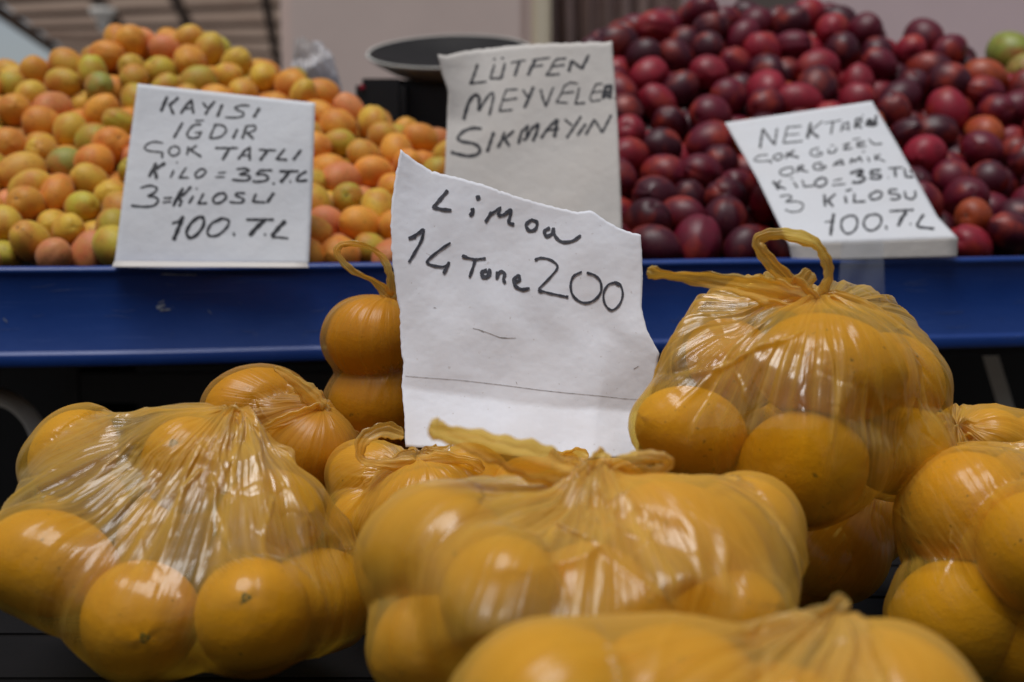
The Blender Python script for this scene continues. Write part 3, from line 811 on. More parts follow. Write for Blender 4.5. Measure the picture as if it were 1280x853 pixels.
st6 = [
 (14, 'p', [(255, 55), (218, 98), (178, 145), (225, 158), (275, 162)]), (18, 'p', [(405, 98), (428, 90)]), (16, 'c', [(385, 150), (388, 172), (372, 192)]),
 (14, 'p', [(455, 225), (478, 190), (488, 170)]), (12, 'p', [(478, 188), (535, 148), (520, 190)]), (13, 'c', [(522, 190), (555, 185), (590, 158), (585, 200), (580, 228), (610, 238)]),
 (13, 'c', [(700, 212), (672, 240), (690, 270), (722, 262), (730, 225), (698, 212)]),
 (14, 'c', [(800, 255), (772, 272), (780, 300), (812, 285), (818, 255)]), (12, 'c', [(818, 255), (828, 300), (865, 330), (920, 325), (965, 295)]),
 (17, 'p', [(45, 312), (85, 302)]), (14, 'p', [(60, 310), (105, 280), (128, 262)]), (12, 'c', [(128, 262), (115, 320), (80, 385), (48, 438)]), (16, 'p', [(46, 432), (50, 438)]),
 (11, 'c', [(270, 335), (225, 365), (165, 412), (145, 440), (180, 458), (240, 462), (265, 438)]), (14, 'p', [(262, 438), (248, 470), (232, 500)]),
 (14, 'p', [(330, 405), (360, 415)]), (10, 'p', [(345, 412), (400, 425), (458, 418)]), (12, 'p', [(400, 430), (385, 480), (370, 520)]),
 (16, 'c', [(465, 482), (440, 490), (440, 515), (468, 515), (480, 488), (468, 482)]), (13, 'p', [(480, 485), (458, 528)]),
 (13, 'p', [(520, 488), (515, 530)]), (13, 'c', [(515, 525), (535, 490), (558, 500), (552, 530), (562, 552)]),
 (14, 'p', [(605, 545), (640, 538)]), (14, 'c', [(640, 540), (632, 512), (608, 530), (615, 565), (650, 585), (692, 578)]),
 (12, 'p', [(718, 428), (735, 420)]), (9, 'c', [(720, 422), (760, 416), (810, 430), (840, 465), (800, 520), (738, 582)]), (15, 'p', [(735, 588), (760, 596)]), (9, 'p', [(745, 590), (800, 605), (895, 625)]), (15, 'p', [(885, 622), (898, 625)]),
 (10, 'c', [(970, 490), (925, 515), (910, 565), (925, 620), (975, 655), (1030, 645), (1070, 600), (1070, 545), (1040, 510), (995, 495)]),
 (9, 'c', [(1160, 545), (1110, 560), (1085, 610), (1095, 665), (1130, 695), (1170, 665), (1188, 610), (1175, 560), (1145, 545), (1168, 565)]), (14, 'p', [(1150, 548), (1168, 560)]),
]
lettering('lettering', st6, (500, 225), 4.267, bv, M['pen'], lc_)
st7 = [(4, 'c', [(90, 130), (130, 140), (180, 158), (215, 172), (250, 182), (320, 182)]), (7, 'p', [(125, 138), (150, 150)]), (6, 'p', [(240, 180), (270, 181)]), (4, 'p', [(948, 348), (975, 332)]),
       (3, 'p', [(0, 405), (120, 418), (270, 436), (450, 460), (600, 476), (760, 490), (900, 506), (1020, 512)]), (3, 'p', [(-270, 385), (-150, 395), (0, 405)]), (4, 'p', [(320, 415), (326, 430)]), (4, 'p', [(-120, -10 + 30), (-105, 22)])]
lettering('crease_mark', st7, (570, 380), 4.267, bv, M['faint'], lc_, 0.0006, 0.85)  # faint smudges, and the shade line along the fold drawn as a stroke

bbv = BVHTree.FromPolygons([fb.data.vertices[k].co.copy() for k in range(len(fb.data.vertices))], [tuple(p_.vertices) for p_ in fb.data.polygons])
M['scratch'] = simple('board_scratch', (0.10, 0.14, 0.30), 0.6, nscale=300, var=0.6)
M['scuff'] = simple('board_scuff', (0.30, 0.33, 0.40), 0.6, nscale=300, var=0.6)
rs = random.Random(4)
scr = []
for k in range(46):
    x_ = rs.uniform(-20, 1290); y_ = rs.uniform(346, 425); l_ = rs.uniform(4, 38)
    scr.append((rs.uniform(0.25, 0.6), 'p', [(x_, y_), (x_ + l_ * .5, y_ + rs.uniform(-2, 2)), (x_ + l_, y_ + rs.uniform(-5, 4))]))
lettering('scratch', scr, (0, 0), 1.0, bbv, M['scratch'], stall, 0.0004)
lettering('scuff', [(4, 'p', [(196, 385), (206, 381)]), (2.6, 'p', [(200, 388), (213, 387)]), (1.4, 'p', [(198, 379), (205, 376)]), (1.2, 'p', [(260, 388), (264, 392)]), (1.5, 'p', [(4, 398), (9, 403)]), (1.2, 'p', [(201, 343), (246, 344)])], (0, 0), 1.0, bbv, M['scuff'], stall, 0.0006)

# clear tape over the board edge at the nectarine card
me, _ = coons('tape', [(1052, 303), (1104, 301)], [(1048, 362), (1106, 368)], [(1052, 303), (1048, 362)], [(1104, 301), (1106, 368)], lambda s, t: 1.425 + 0.004 * s - 0.006 * t + 0.001 * math.sin(9 * s + 4 * t), 24)
M['tape'] = film_mat('tape_film', (0.75, 0.78, 0.85), (0.93, 0.95, 0.97), a0=0.12, a1=0.3, gloss=0.12, gl=1.5)
tp = link('clear_tape', me, M['tape'])
tag(tp, 'strip of clear tape hanging over the blue board below the nectarine card', 'tape')

# ------------------------------------------------------------------ fruit
def fruit_mesh(name, ax, groove, pit, tip, nu=30, nv=20, seed=0):
    r = np.random.default_rng(seed)
    ph = r.random(4) * 6.28
    th = np.linspace(0.02, math.pi - 0.02, nv)[:, None]; u = np.linspace(0, 2 * math.pi, nu, endpoint=False)[None, :]
    rad = 1 + 0.015 * np.sin(2 * u + ph[0]) * np.sin(th) + 0.015 * np.sin(3 * th + ph[1]) + 0.012 * np.sin(3 * u + 2 * th + ph[2])
    du = np.minimum(np.abs(u), 2 * math.pi - np.abs(u))
    rad = rad - groove * np.exp(-(du / 0.16) ** 2) * np.sin(th) ** 0.6 + groove * 0.5 * np.exp(-(du / 0.45) ** 2) * np.sin(th)
    rad = rad - pit * np.exp(-(th / 0.28) ** 2)
    rad = rad + tip * np.exp(-((math.pi - th) / 0.22) ** 2)
    P = np.stack([rad * np.sin(th) * np.cos(u) * ax[0], rad * np.sin(th) * np.sin(u) * ax[1], rad * np.cos(th) * np.ones_like(u) * ax[2]], -1)
    me, _ = grid_mesh(name, P, wrap_u=True)
    bm = bmesh.new(); bm.from_mesh(me); bm.verts.ensure_lookup_table()
    n = nu * (nv - 1)
    bm.faces.new([bm.verts[j] for j in range(nu)][::-1]); bm.faces.new([bm.verts[n + j] for j in range(nu)])
    bmesh.ops.recalc_face_normals(bm, faces=bm.faces)
    bm.to_mesh(me); bm.free()
    me.polygons.foreach_set('use_smooth', [True] * len(me.polygons))
    return me
def pip_mesh():   # dark stem hollow at the pole of a fruit
    return lathe('stem_hollow', [(0.001, 0.03), (0.05, 0.026), (0.085, 0.006), (0.10, -0.03)], 12)
AP = [fruit_mesh('apricot_mesh', a_, g_, 0.09, 0.03, seed=i) for i, (a_, g_) in enumerate([((.96, .92, 1.16), .06), ((.98, 1.0, 1.04), .045), ((.95, .90, 1.26), .07), ((.95, .92, 1.12), .03)])]
NE = [fruit_mesh('nectarine_mesh', a_, g_, 0.10, 0.05, seed=10 + i) for i, (a_, g_) in enumerate([((.98, .93, 1.14), .08), ((.94, .93, 1.24), .09), ((1.03, .95, 1.03), .06)])]
for m_ in AP: m_.materials.append(M['apricot'])
for m_ in NE: m_.materials.append(M['nectarine'])
HOL = pip_mesh(); HOL.materials.append(M['scar'])
HOL.polygons.foreach_set('use_smooth', [True] * len(HOL.polygons))

def inside(poly, x, y):
    c = False; n = len(poly)
    for i in range(n):
        x1, y1 = poly[i]; x2, y2 = poly[(i + 1) % n]
        if (y1 > y) != (y2 > y) and x < (x2 - x1) * (y - y1) / (y2 - y1) + x1: c = not c
    return c

def rail_y(x):
    return TL.y + (TR.y - TL.y) * (x - TL.x) / (TR.x - TL.x) + 0.012

def pile(outline, dfun, r, nmax, seed, tries=9000):
    rg = np.random.default_rng(seed)
    xs = [p[0] for p in outline]; ys = [p[1] for p in outline]
    def surf(px, py, off):
        return np.array(at(px, py, dfun(px, py) + off))
    layers = []
    allp = np.zeros((0, 3))
    for li, (off, mind, tr) in enumerate(((0.0, 1.66, tries), (r * 1.35, 1.66, tries), (r * 2.5, 1.7, tries // 2))):
        pts = []
        k = 0
        while k < tr and len(pts) < nmax:
            k += 1
            px = rg.uniform(min(xs), max(xs)); py = rg.uniform(min(ys), max(ys))
            if not inside(outline, px, py): continue
            p = surf(px, py, off + rg.uniform(-0.45, 0.45) * r)
            if pts and (np.linalg.norm(np.array(pts) - p, axis=1) < mind * r).any(): continue
            if len(allp) and (np.linalg.norm(allp - p, axis=1) < 1.35 * r).any(): continue
            pts.append(p)
        pts = np.array(pts); allp = np.vstack([allp, pts]); layers += [li] * len(pts)
    # push overlapping fruit apart a little
    P_ = allp.copy()
    for it in range(24):
        for i in range(len(P_)):
            dv = P_ - P_[i]; dist = np.linalg.norm(dv, axis=1); dist[i] = 9
            nb = np.where(dist < 1.86 * r)[0]
            if len(nb):
                ov = (1.86 * r - dist[nb])[:, None] * dv[nb] / (dist[nb][:, None] + 1e-9)
                P_[i] -= ov.sum(0) * 0.16
        P_ = P_ * 0.94 + allp * 0.06
    for i in range(len(P_)):
        P_[i, 2] = max(P_[i, 2], 1.012 + 0.35 * r)
        y_min = rail_y(P_[i, 0]) + r * 1.02
        P_[i, 1] = max(P_[i, 1], y_min)
    return P_, np.array(layers)

CARDS = [[(175, 112), (388, 134), (380, 331), (148, 331)], [(556, 75), (764, 58), (776, 335), (556, 335)], [(915, 158), (1083, 134), (1190, 300), (1190, 322), (990, 322)], [(500, 195), (700, 262), (800, 294), (806, 560), (507, 560)]]
ORD = ['', 'second ', 'third ', 'fourth ', 'fifth ', 'sixth ', 'seventh ', 'eighth ', 'ninth ', 'tenth ', 'eleventh ', 'twelfth ', 'thirteenth ']

def build_pile(kind, P_, layers, r, meshes, tones, tone_pick, stuff_mat, zone, heap, seed, special=()):
    rg = random.Random(seed)
    things = []; rest = []
    for p, li in zip(P_, layers):
        px, py = to_px(p)
        hid = any(inside(c, px, py) and inside(c, px + 14, py) and inside(c, px - 14, py) and inside(c, px, py - 16) for c in CARDS)
        rad_px = r / -(CAMI @ Vector(p)).z * FP
        off = px < -rad_px * 0.8 or px > 1280 + rad_px * 0.8 or py < -rad_px * 0.8
        # buried: two or more fruits nearer the camera cover its middle
        q = CAMI @ Vector(p); cover = 0; quad = [0, 0, 0, 0]
        for p2 in P_:
            q2 = CAMI @ Vector(p2)
            if -q2.z < -q.z - 0.3 * r:
                px2, py2 = to_px(p2)
                for k_, (ox, oy) in enumerate(((-.5, -.5), (.5, -.5), (-.5, .4), (.5, .4))):
                    if math.hypot(px2 - px - ox * rad_px, py2 - py - oy * rad_px) < rad_px * 0.95: quad[k_] = 1
        buried = sum(quad) == 4
        (rest if (hid or off or buried) else things).append((p, px, py, li))
    recs = []
    for p, px, py, li in things:
        tn = tone_pick(px, py, rg)
        for (sx, sy, st, rot) in special:
            if math.hypot(px - sx, py - sy) < 17: tn = st
        s = r * rg.uniform(0.86, 1.10)
        o = bpy.data.objects.new(kind, rg.choice(meshes)); COL.objects.link(o)
        o.location = p; o.scale = (s, s, s)
        o.rotation_euler = (rg.uniform(0, 6.28), rg.uniform(0, 6.28), rg.uniform(0, 6.28))
        c = tones[tn][1]; j = rg.uniform(0.82, 1.18)
        o.color = (c[0] * j, c[1] * j * rg.uniform(0.9, 1.1), c[2] * j, 1)
        h = (Vector((0, 0, 1))); h.rotate(o.rotation_euler)
        if h.dot((CAMO - Vector(p)).normalized()) > 0.30:
            ho = bpy.data.objects.new('stem_hollow', HOL); COL.objects.link(ho); ho.parent = o; ho.location = (0, 0, meshes[0].vertices[0].co.z * 0.985 if False else o.data.vertices[0].co.z - 0.012)
        recs.append((o, px, py, tn))
    groups = {}
    for rc in recs:
        groups.setdefault((rc[3], zone(rc[1], rc[2])), []).append(rc)
    for (tn, zn), rr in groups.items():
        rr.sort(key=lambda t: t[1])
        n = len(rr)
        for k, (o, px, py, _t) in enumerate(rr):
            if n == 1: lab = 'lone %s %s %s' % (tones[tn][0], kind, zn)
            elif k < n / 2: lab = '%s %s, %sfrom left, %s' % (tones[tn][0], kind, (ORD[k] if k else 'first '), zn)
            else: lab = '%s %s, %sfrom right, %s' % (tones[tn][0], kind, (ORD[n - 1 - k] if n - 1 - k else 'first '), zn)
            tag(o, lab, kind, kind + 's heaped on the stall')
    # everything below the surface and behind the cards as one joined mass
    V, F, T = [], [], []
    for p, px, py, li in rest:
        me_ = meshes[0]
        tn = tone_pick(px, py, rg); c = tones[tn][1]
        rot = Euler((rg.uniform(0, 6), rg.uniform(0, 6), rg.uniform(0, 6))).to_matrix()
        b0 = len(V)
        for v in me_.vertices: V.append(Vector(p) + rot @ (v.co * r * 0.97)); T.append((*c, 1))
        for f in me_.polygons: F.append(tuple(b0 + k for k in f.vertices))
    if V:
        me_ = mesh_np(kind + '_heap', V, F)
        ca = me_.color_attributes.new('tone', 'FLOAT_COLOR', 'POINT')
        ca.data.foreach_set('color', np.array(T, np.float32).ravel())
        o = link(kind + '_heap', me_, stuff_mat)
        tag(o, heap, kind + ' heap', kind='stuff')
    print(kind, len(things), 'things', len(rest), 'joined')

# apricots
A_OUT = [(-60, 322), (-60, 95), (0, 92), (32, 92), (60, 105), (90, 85), (120, 78), (150, 52), (195, 54), (235, 50), (270, 62), (300, 82), (335, 95), (372, 103), (395, 120), (440, 140), (470, 155), (500, 165), (535, 182), (585, 195), (600, 322)]
def board_depth(px):
    s = (px + 260) / 1820
    return 1 / ((1 - s) / 1.30 + s / 1.53)
def adf(px, py):
    t = (335 - py) / 295
    return board_depth(px) + 0.045 + 0.44 * t
Pa, la = pile(A_OUT, adf, 0.0226, 260, 5, 22000)
AT = {'g': ('greenish yellow', (0.52, 0.41, 0.04)), 'y': ('golden yellow', (0.72, 0.42, 0.05)), 'o': ('warm orange', (0.80, 0.32, 0.04)), 'b': ('pinkish blushed', (0.76, 0.26, 0.11)), 'k': ('pale green speckled', (0.32, 0.36, 0.07))}
def atone(px, py, rg):
    x = rg.random()
    if px < 175: w = (0.25, 0.58, 0.88, 1) if py > 150 else (0.10, 0.55, 0.95, 1)
    elif py < 170: w = (0.07, 0.38, 0.86, 1)
    else: w = (0.12, 0.46, 0.78, 1)
    return 'gyob'[[x < v for v in w].index(True)]
def azone(px, py):
    if px < 160:
        return ('low' if py > 245 else 'midway up' if py > 160 else 'high') + ' left of the apricot card'
    if py < 112 and px < 400: return 'on the summit above the apricot card'
    return ('low' if py > 245 else 'midway up' if py > 175 else 'high') + ' right of the apricot card'
build_pile('apricot', Pa, la, 0.0226, AP, AT, atone, M['apricot_s'], azone, 'mixed yellow and orange apricots packed below the top layer of the heap', 3,
           special=((133, 118, 'k', None), (85, 222, 'k', None), (72, 282, 'y', None)))
# nectarines
N_OUT = [(730, 315), (730, 70), (745, 62), (780, 48), (812, 32), (850, 28), (895, 22), (940, 26), (985, 24), (1020, 26), (1070, 32), (1095, 55), (1125, 70), (1152, 52), (1180, 62), (1210, 90), (1240, 104), (1285, 118), (1340, 130), (1340, 308)]
def ndf(px, py):
    t = (335 - py) / 295
    return board_depth(px) + 0.052 + 0.50 * t
Pn, ln = pile(N_OUT, ndf, 0.0288, 230, 8, 22000)
NT = {'m': ('dark maroon', (0.058, 0.003, 0.012)), 'd': ('deep crimson', (0.135, 0.004, 0.019)), 'r': ('bright red', (0.29, 0.011, 0.027)), 'o': ('orange patched', (0.46, 0.085, 0.02))}
def ntone(px, py, rg):
    x = rg.random()
    if px > 1100: w = (0.5, 0.84, 0.98, 1)
    else: w = (0.34, 0.76, 0.97, 1)
    return 'mdro'[[x < v for v in w].index(True)]
def nzone(px, py):
    if py < 110: return 'near the top of the nectarine heap'
    side = 'left of the nectarine card' if px < 1000 else 'right of the nectarine card'
    return ('low' if py > 235 else 'midway up' if py > 165 else 'high') + ' ' + side
build_pile('nectarine', Pn, ln, 0.0288, NE, NT, ntone, M['nectarine_s'], nzone, 'dark red nectarines packed below the top layer of the heap', 4,
           special=((812, 152, 'o', None), (1258, 160, 'o', None), (1240, 95, 'o', None), (1068, 105, 'r', None), (1075, 125, 'r', None), (1100, 290 - 60, 'r', None)))
# green peaches at the far right edge
for k, (px, py, Y, c, lab) in enumerate(((1262, 68, 2.02, (0.30, 0.34, 0.05), 'topmost green peach at the edge of the nectarine heap'), (1285, 95, 1.98, (0.42, 0.36, 0.08), 'yellow green peach resting below the topmost green one'))):
    o = bpy.data.objects.new('peach', NE[k]); COL.objects.link(o); o.location = at(px, py, Y); o.scale = (0.036,) * 3; o.color = (*c, 1); o.rotation_euler = (k, 1 + k, 2)
    tag(o, lab, 'peach', 'green peaches beyond the nectarines')

# ------------------------------------------------------------------ scale and black crate behind the heaps
scb = empty('kitchen_scale', at(560, 120, 2.05))
tag(scb, 'weighing scale with a shallow steel pan on a black body', 'scale')
pan = link('pan', lathe('pan', [(0.137, 0.0035), (0.130, 0.000), (0.10, -0.018), (0.05, -0.030), (0.001, -0.032)], 64), simple('pan_dark_reflection', (0.02, 0.018, 0.018), 0.55, spec=0.15), scb)  # dark reflection in the steel pan put into a near-black inside colour
shell = link('pan_shell', lathe('pan_shell', [(0.001, -0.046), (0.05, -0.044), (0.10, -0.032), (0.130, -0.010), (0.138, -0.002), (0.1415, 0.003), (0.140, 0.0055), (0.1372, 0.0045)], 64), M['pale_metal'], pan)  # pale shell colour stands for the highlight along the lower rim
pan.location = at(562, 66, 2.05) - scb.location; pan.rotation_euler = (R(17), R(-1.5), 0); pan.scale = (0.94, 0.94, 0.8)
a_ = at(446, 92, 1.98) - scb.location; b_ = at(680, 92, 1.98) - scb.location
box('scale_body', (a_.x, a_.y, -0.30), (b_.x, a_.y + 0.22, a_.z - 0.008), M['black_plastic'], scb, 0.012)
box('pan_support', (-0.03, -0.03, 0.01), (0.03, 0.03, at(562, 70, 2.05).z - scb.location.z - 0.022), M['black_plastic'], scb, 0.004)
cr = empty('black_box', at(490, 160, 1.93)); tag(cr, 'black plastic box beside the scale behind the apricots', 'box')
box('box_body', (-0.055, 0.0, -0.2), (0.02, 0.12, 0.074), M['black_plastic'], cr, 0.01)
box('red_knob', (-0.048, -0.006, 0.056), (-0.040, 0.001, 0.064), simple('red_knob', (0.5, 0.02, 0.05), 0.4), cr, 0.002)

# ------------------------------------------------------------------ lemons
LE = [fruit_mesh('lemon_mesh', a_, 0.0, -0.02, t_, 36, 26, seed=20 + i) for i, (a_, t_) in enumerate([((.96, .94, 1.15), .11), ((.99, .97, 1.08), .08), ((.93, .92, 1.23), .13)])]
LAX = [(.96, .94, 1.15), (.99, .97, 1.08), (.93, .92, 1.23)]
for m_ in LE: m_.materials.append(M['lemon'])
SCAR = lathe('stem_scar', [(0.001, 0.035), (0.04, 0.045), (0.075, 0.035), (0.095, 0.012), (0.12, -0.01)], 14)
SCAR.materials.append(M['scar'])

def lemon(px, py, rp, Y, axis=None, scar=False, var=None, tone=1.0, rg=random):
    """rp: mean radius in picture pixels"""
    c = at(px, py, Y); r_ = rp / FP * Y
    k = rg.randrange(3) if var is None else var
    if axis is None: axis = Vector((rg.uniform(-1, 1), rg.uniform(-1, 1), rg.uniform(-.6, .6)))
    q = Vector(axis).normalized().to_track_quat('Z', 'Y')
    return dict(c=np.array(c), r=r_ / 1.02, k=k, q=q, scar=scar, px=px, py=py, tone=tone)

def ellipsoid_M(Lm):
    Rm = np.array(Lm['q'].to_matrix()); ax = np.array(LAX[Lm['k']]) * Lm['r']
    return Rm, ax

def lum_points(Lm, n=260, grow=1.08):
    Rm, ax = ellipsoid_M(Lm)
    i = np.arange(n) + .5; ph = np.arccos(1 - 2 * i / n); th = math.pi * (1 + 5 ** .5) * i
    S = np.stack([np.cos(th) * np.sin(ph), np.sin(th) * np.sin(ph), np.cos(ph)], -1) * ax * grow
    return S @ Rm.T + Lm['c']

def ray_far(C, D, Lm, grow):
    Rm, ax = ellipsoid_M(Lm); ax = ax * np.array([grow, grow, grow + 0.045])
    o = ((C - Lm['c']) @ Rm) / ax; d_ = (D @ Rm) / ax
    A = (d_ ** 2).sum(-1); B = (d_ * o).sum(-1); Cc = (o ** 2).sum() - 1
    disc = B * B - A * Cc
    t = np.where(disc > 0, (-B + np.sqrt(np.maximum(disc, 0))) / A, 0)
    return np.maximum(t, 0)

def film_surface(name, lem, K, ghosts, C=None, nu=440, nv=210, sag=0.45, amp=0.005, seed=1, pleats=(13, 29, 61), gap_clip=0.03, power=1.25, smooth=7, zfloor=None, gath=0.030, n_fold=110):
    pts = np.vstack([lum_points(l) for l in lem] + [np.array([list(K)])] + ([np.array([list(g_) for g_ in ghosts])] if ghosts else []))
    if zfloor is not None: pts[:, 2] = np.maximum(pts[:, 2], zfloor)
    if C is None: C = np.mean([l['c'] for l in lem], axis=0)
    C = np.array(C)
    bm = bmesh.new()
    for p in pts: bm.verts.new(p)
    bmesh.ops.convex_hull(bm, input=bm.verts[:])
    bvh = BVHTree.FromBMesh(bm)
    k = np.array(K) - C; kl = np.linalg.norm(k); k = k / kl
    back = np.array([0, 1.0, 0]); e1 = back - k * (back @ k); e1 /= np.linalg.norm(e1); e2 = np.cross(k, e1)
    tt = np.linspace(0, 1, nv); v = math.pi * tt ** power; u = np.linspace(0, 2 * math.pi, nu, endpoint=False)
    vv, uu = np.meshgrid(v, u, indexing='ij')
    D = np.cos(vv)[..., None] * k + np.sin(vv)[..., None] * (np.cos(uu)[..., None] * e1 + np.sin(uu)[..., None] * e2)
    Rh = np.zeros((nv, nu)); Cv = Vector(C)
    for i in range(nv):
        if i == 0: Rh[0] = kl; continue
        if i == nv - 1:
            h = bvh.ray_cast(Cv, Vector(-k)); Rh[i] = (h[3] or 0.05); continue
        for j in range(nu):
            h = bvh.ray_cast(Cv, Vector(D[i, j]))
            Rh[i, j] = h[3] if h[0] is not None else Rh[i, j - 1]
    bm.free()
    Rl = np.zeros_like(Rh)
    for l in lem: Rl = np.maximum(Rl, ray_far(C, D, l, 1.075))
    gap = np.clip(Rh - Rl, 0, gap_clip)
    Rr = np.maximum(Rl, Rh - sag * gap * sstep(vv, 0.1, 0.7))
    for it in range(smooth):
        S = Rr.copy()
        S[1:-1] = (Rr[:-2] + Rr[2:] + np.roll(Rr, 1, 1)[1:-1] + np.roll(Rr, -1, 1)[1:-1]) / 4
        Rr = np.maximum(S, Rl + 0.0006); Rr = np.maximum(Rr, Rh - 0.018)
        Rr[0] = kl
    g2 = Rr - Rl
    gf = sstep(g2, 0.0008, 0.012)
    circ = 2 * math.pi * np.sin(vv) * Rr
    disp = np.zeros_like(Rr); ridge_tot = np.zeros_like(Rr)
    for n_, (kk, wgt) in enumerate(zip(pleats, (1.0, 0.6, 0.34))):
        warp = (vnoise(uu / (2 * math.pi) * 5, vv * 1.6, 5, seed + 7 + n_) - .5) * (1.6 if n_ == 0 else 1.2)
        nn = vnoise((uu / (2 * math.pi) * kk + warp) % kk, vv * (0.8 + 0.4 * n_) + n_ * 9, kk, seed * 13 + n_)
        rd = 1 - np.abs(2 * nn - 1)
        rd = rd ** 1.6
        local = sstep(vnoise(uu / (2 * math.pi) * 9, vv * 2.2, 9, seed + 31 + n_), 0.25, 0.75)
        A_ = np.minimum(amp * wgt, circ / kk * 0.30)
        disp += A_ * (rd - 0.45) * (0.35 + 0.65 * local)
        ridge_tot += rd * wgt
    fall = np.exp(-np.maximum(vv - 0.9, 0) / 0.55) * (0.9) + 0.10
    onl = 0.16 + 0.84 * gf
    Rr2 = Rr + disp * fall * onl
    # individual tension folds running out from the knot, and short creases between fruit
    rf = np.random.default_rng(seed * 5 + 2)
    crs = np.zeros_like(Rr); fold = np.zeros_like(Rr)
    for q_ in range(n_fold):
        u0 = rf.uniform(0, 2 * math.pi); bend = rf.normal(0, 0.10); bend2 = rf.normal(0, 0.05)
        if q_ < n_fold * 0.6: v0, v1 = 0.0, rf.uniform(0.5, 2.0)
        else:
            v0 = rf.uniform(0.25, 1.6); v1 = v0 + rf.uniform(0.25, 0.9); bend = rf.normal(0, 0.5)
        wm = rf.uniform(0.0014, 0.0055); sg = 1 if rf.random() < 0.72 else -1
        tq = np.clip((vv - v0) / (v1 - v0), 0, 1)
        du = (uu - (u0 + bend * tq + bend2 * np.sin(tq * 6)) + math.pi) % (2 * math.pi) - math.pi
        x_ = np.abs(du) * np.maximum(np.sin(vv), 0.03) * Rr / (wm * (0.45 + 0.8 * tq))
        prof_ = np.maximum(0, 1 - x_) ** 1.3
        taper = np.minimum(1, np.minimum((vv - v0) / 0.06 if v0 > 0 else 9, (v1 - vv) / 0.45).clip(0, 1)) if v0 > 0 else np.clip((v1 - vv) / 0.5, 0, 1)
        h_ = prof_ * taper * (vv >= v0)
        fold += sg * h_ * wm * rf.uniform(0.35, 0.75)
        crs = np.maximum(crs, h_)
    Rr2 += np.clip(fold, -0.006, 0.008) * (0.22 + 0.78 * gf) * np.minimum(1, vv / 0.12)
    # long soft sags
    Rr2 += (vnoise(uu / (2 * math.pi) * 7, vv * 2.0, 7, seed + 77) - .5) * 0.009 * gf * np.sin(np.minimum(vv, math.pi / 2))
    Rr2 = np.maximum(Rr2, Rl + 0.0004)
    Rr2[0] = kl
    P_ = C + D * Rr2[..., None]
    if zfloor is not None: P_[..., 2] = np.maximum(P_[..., 2], zfloor)
    me, f = grid_mesh(name, P_, wrap_u=True)
    # uv, seam at the back
    jj = np.arange(nu); U0 = jj / nu; U1 = (jj + 1) / nu
    i_, j_ = np.meshgrid(np.arange(nv - 1), jj, indexing='ij')
    uvs = np.stack([np.stack([U0[j_], tt[i_]], -1), np.stack([U1[j_], tt[i_]], -1), np.stack([U1[j_], tt[i_ + 1]], -1), np.stack([U0[j_], tt[i_ + 1]], -1)], 2).reshape(-1, 2)
    ul = me.uv_layers.new(name='UVMap'); ul.data.foreach_set('uv', uvs.astype(np.float32).ravel())
    lo_ = me.attributes.new('loose', 'FLOAT', 'POINT'); lo_.data.foreach_set('value', (gf * fall).clip(0, 1).astype(np.float32).ravel())
    dist = np.linalg.norm(P_ - np.array(K), axis=-1)
    gat = np.exp(-dist / gath) * 0.95 + 0.10 * gf * np.clip(ridge_tot / 1.6 - 0.35, 0, 1) + crs * (0.10 + 0.28 * gf)
    at_ = me.attributes.new('gather', 'FLOAT', 'POINT'); at_.data.foreach_set('value', gat.astype(np.float32).ravel())
    return me

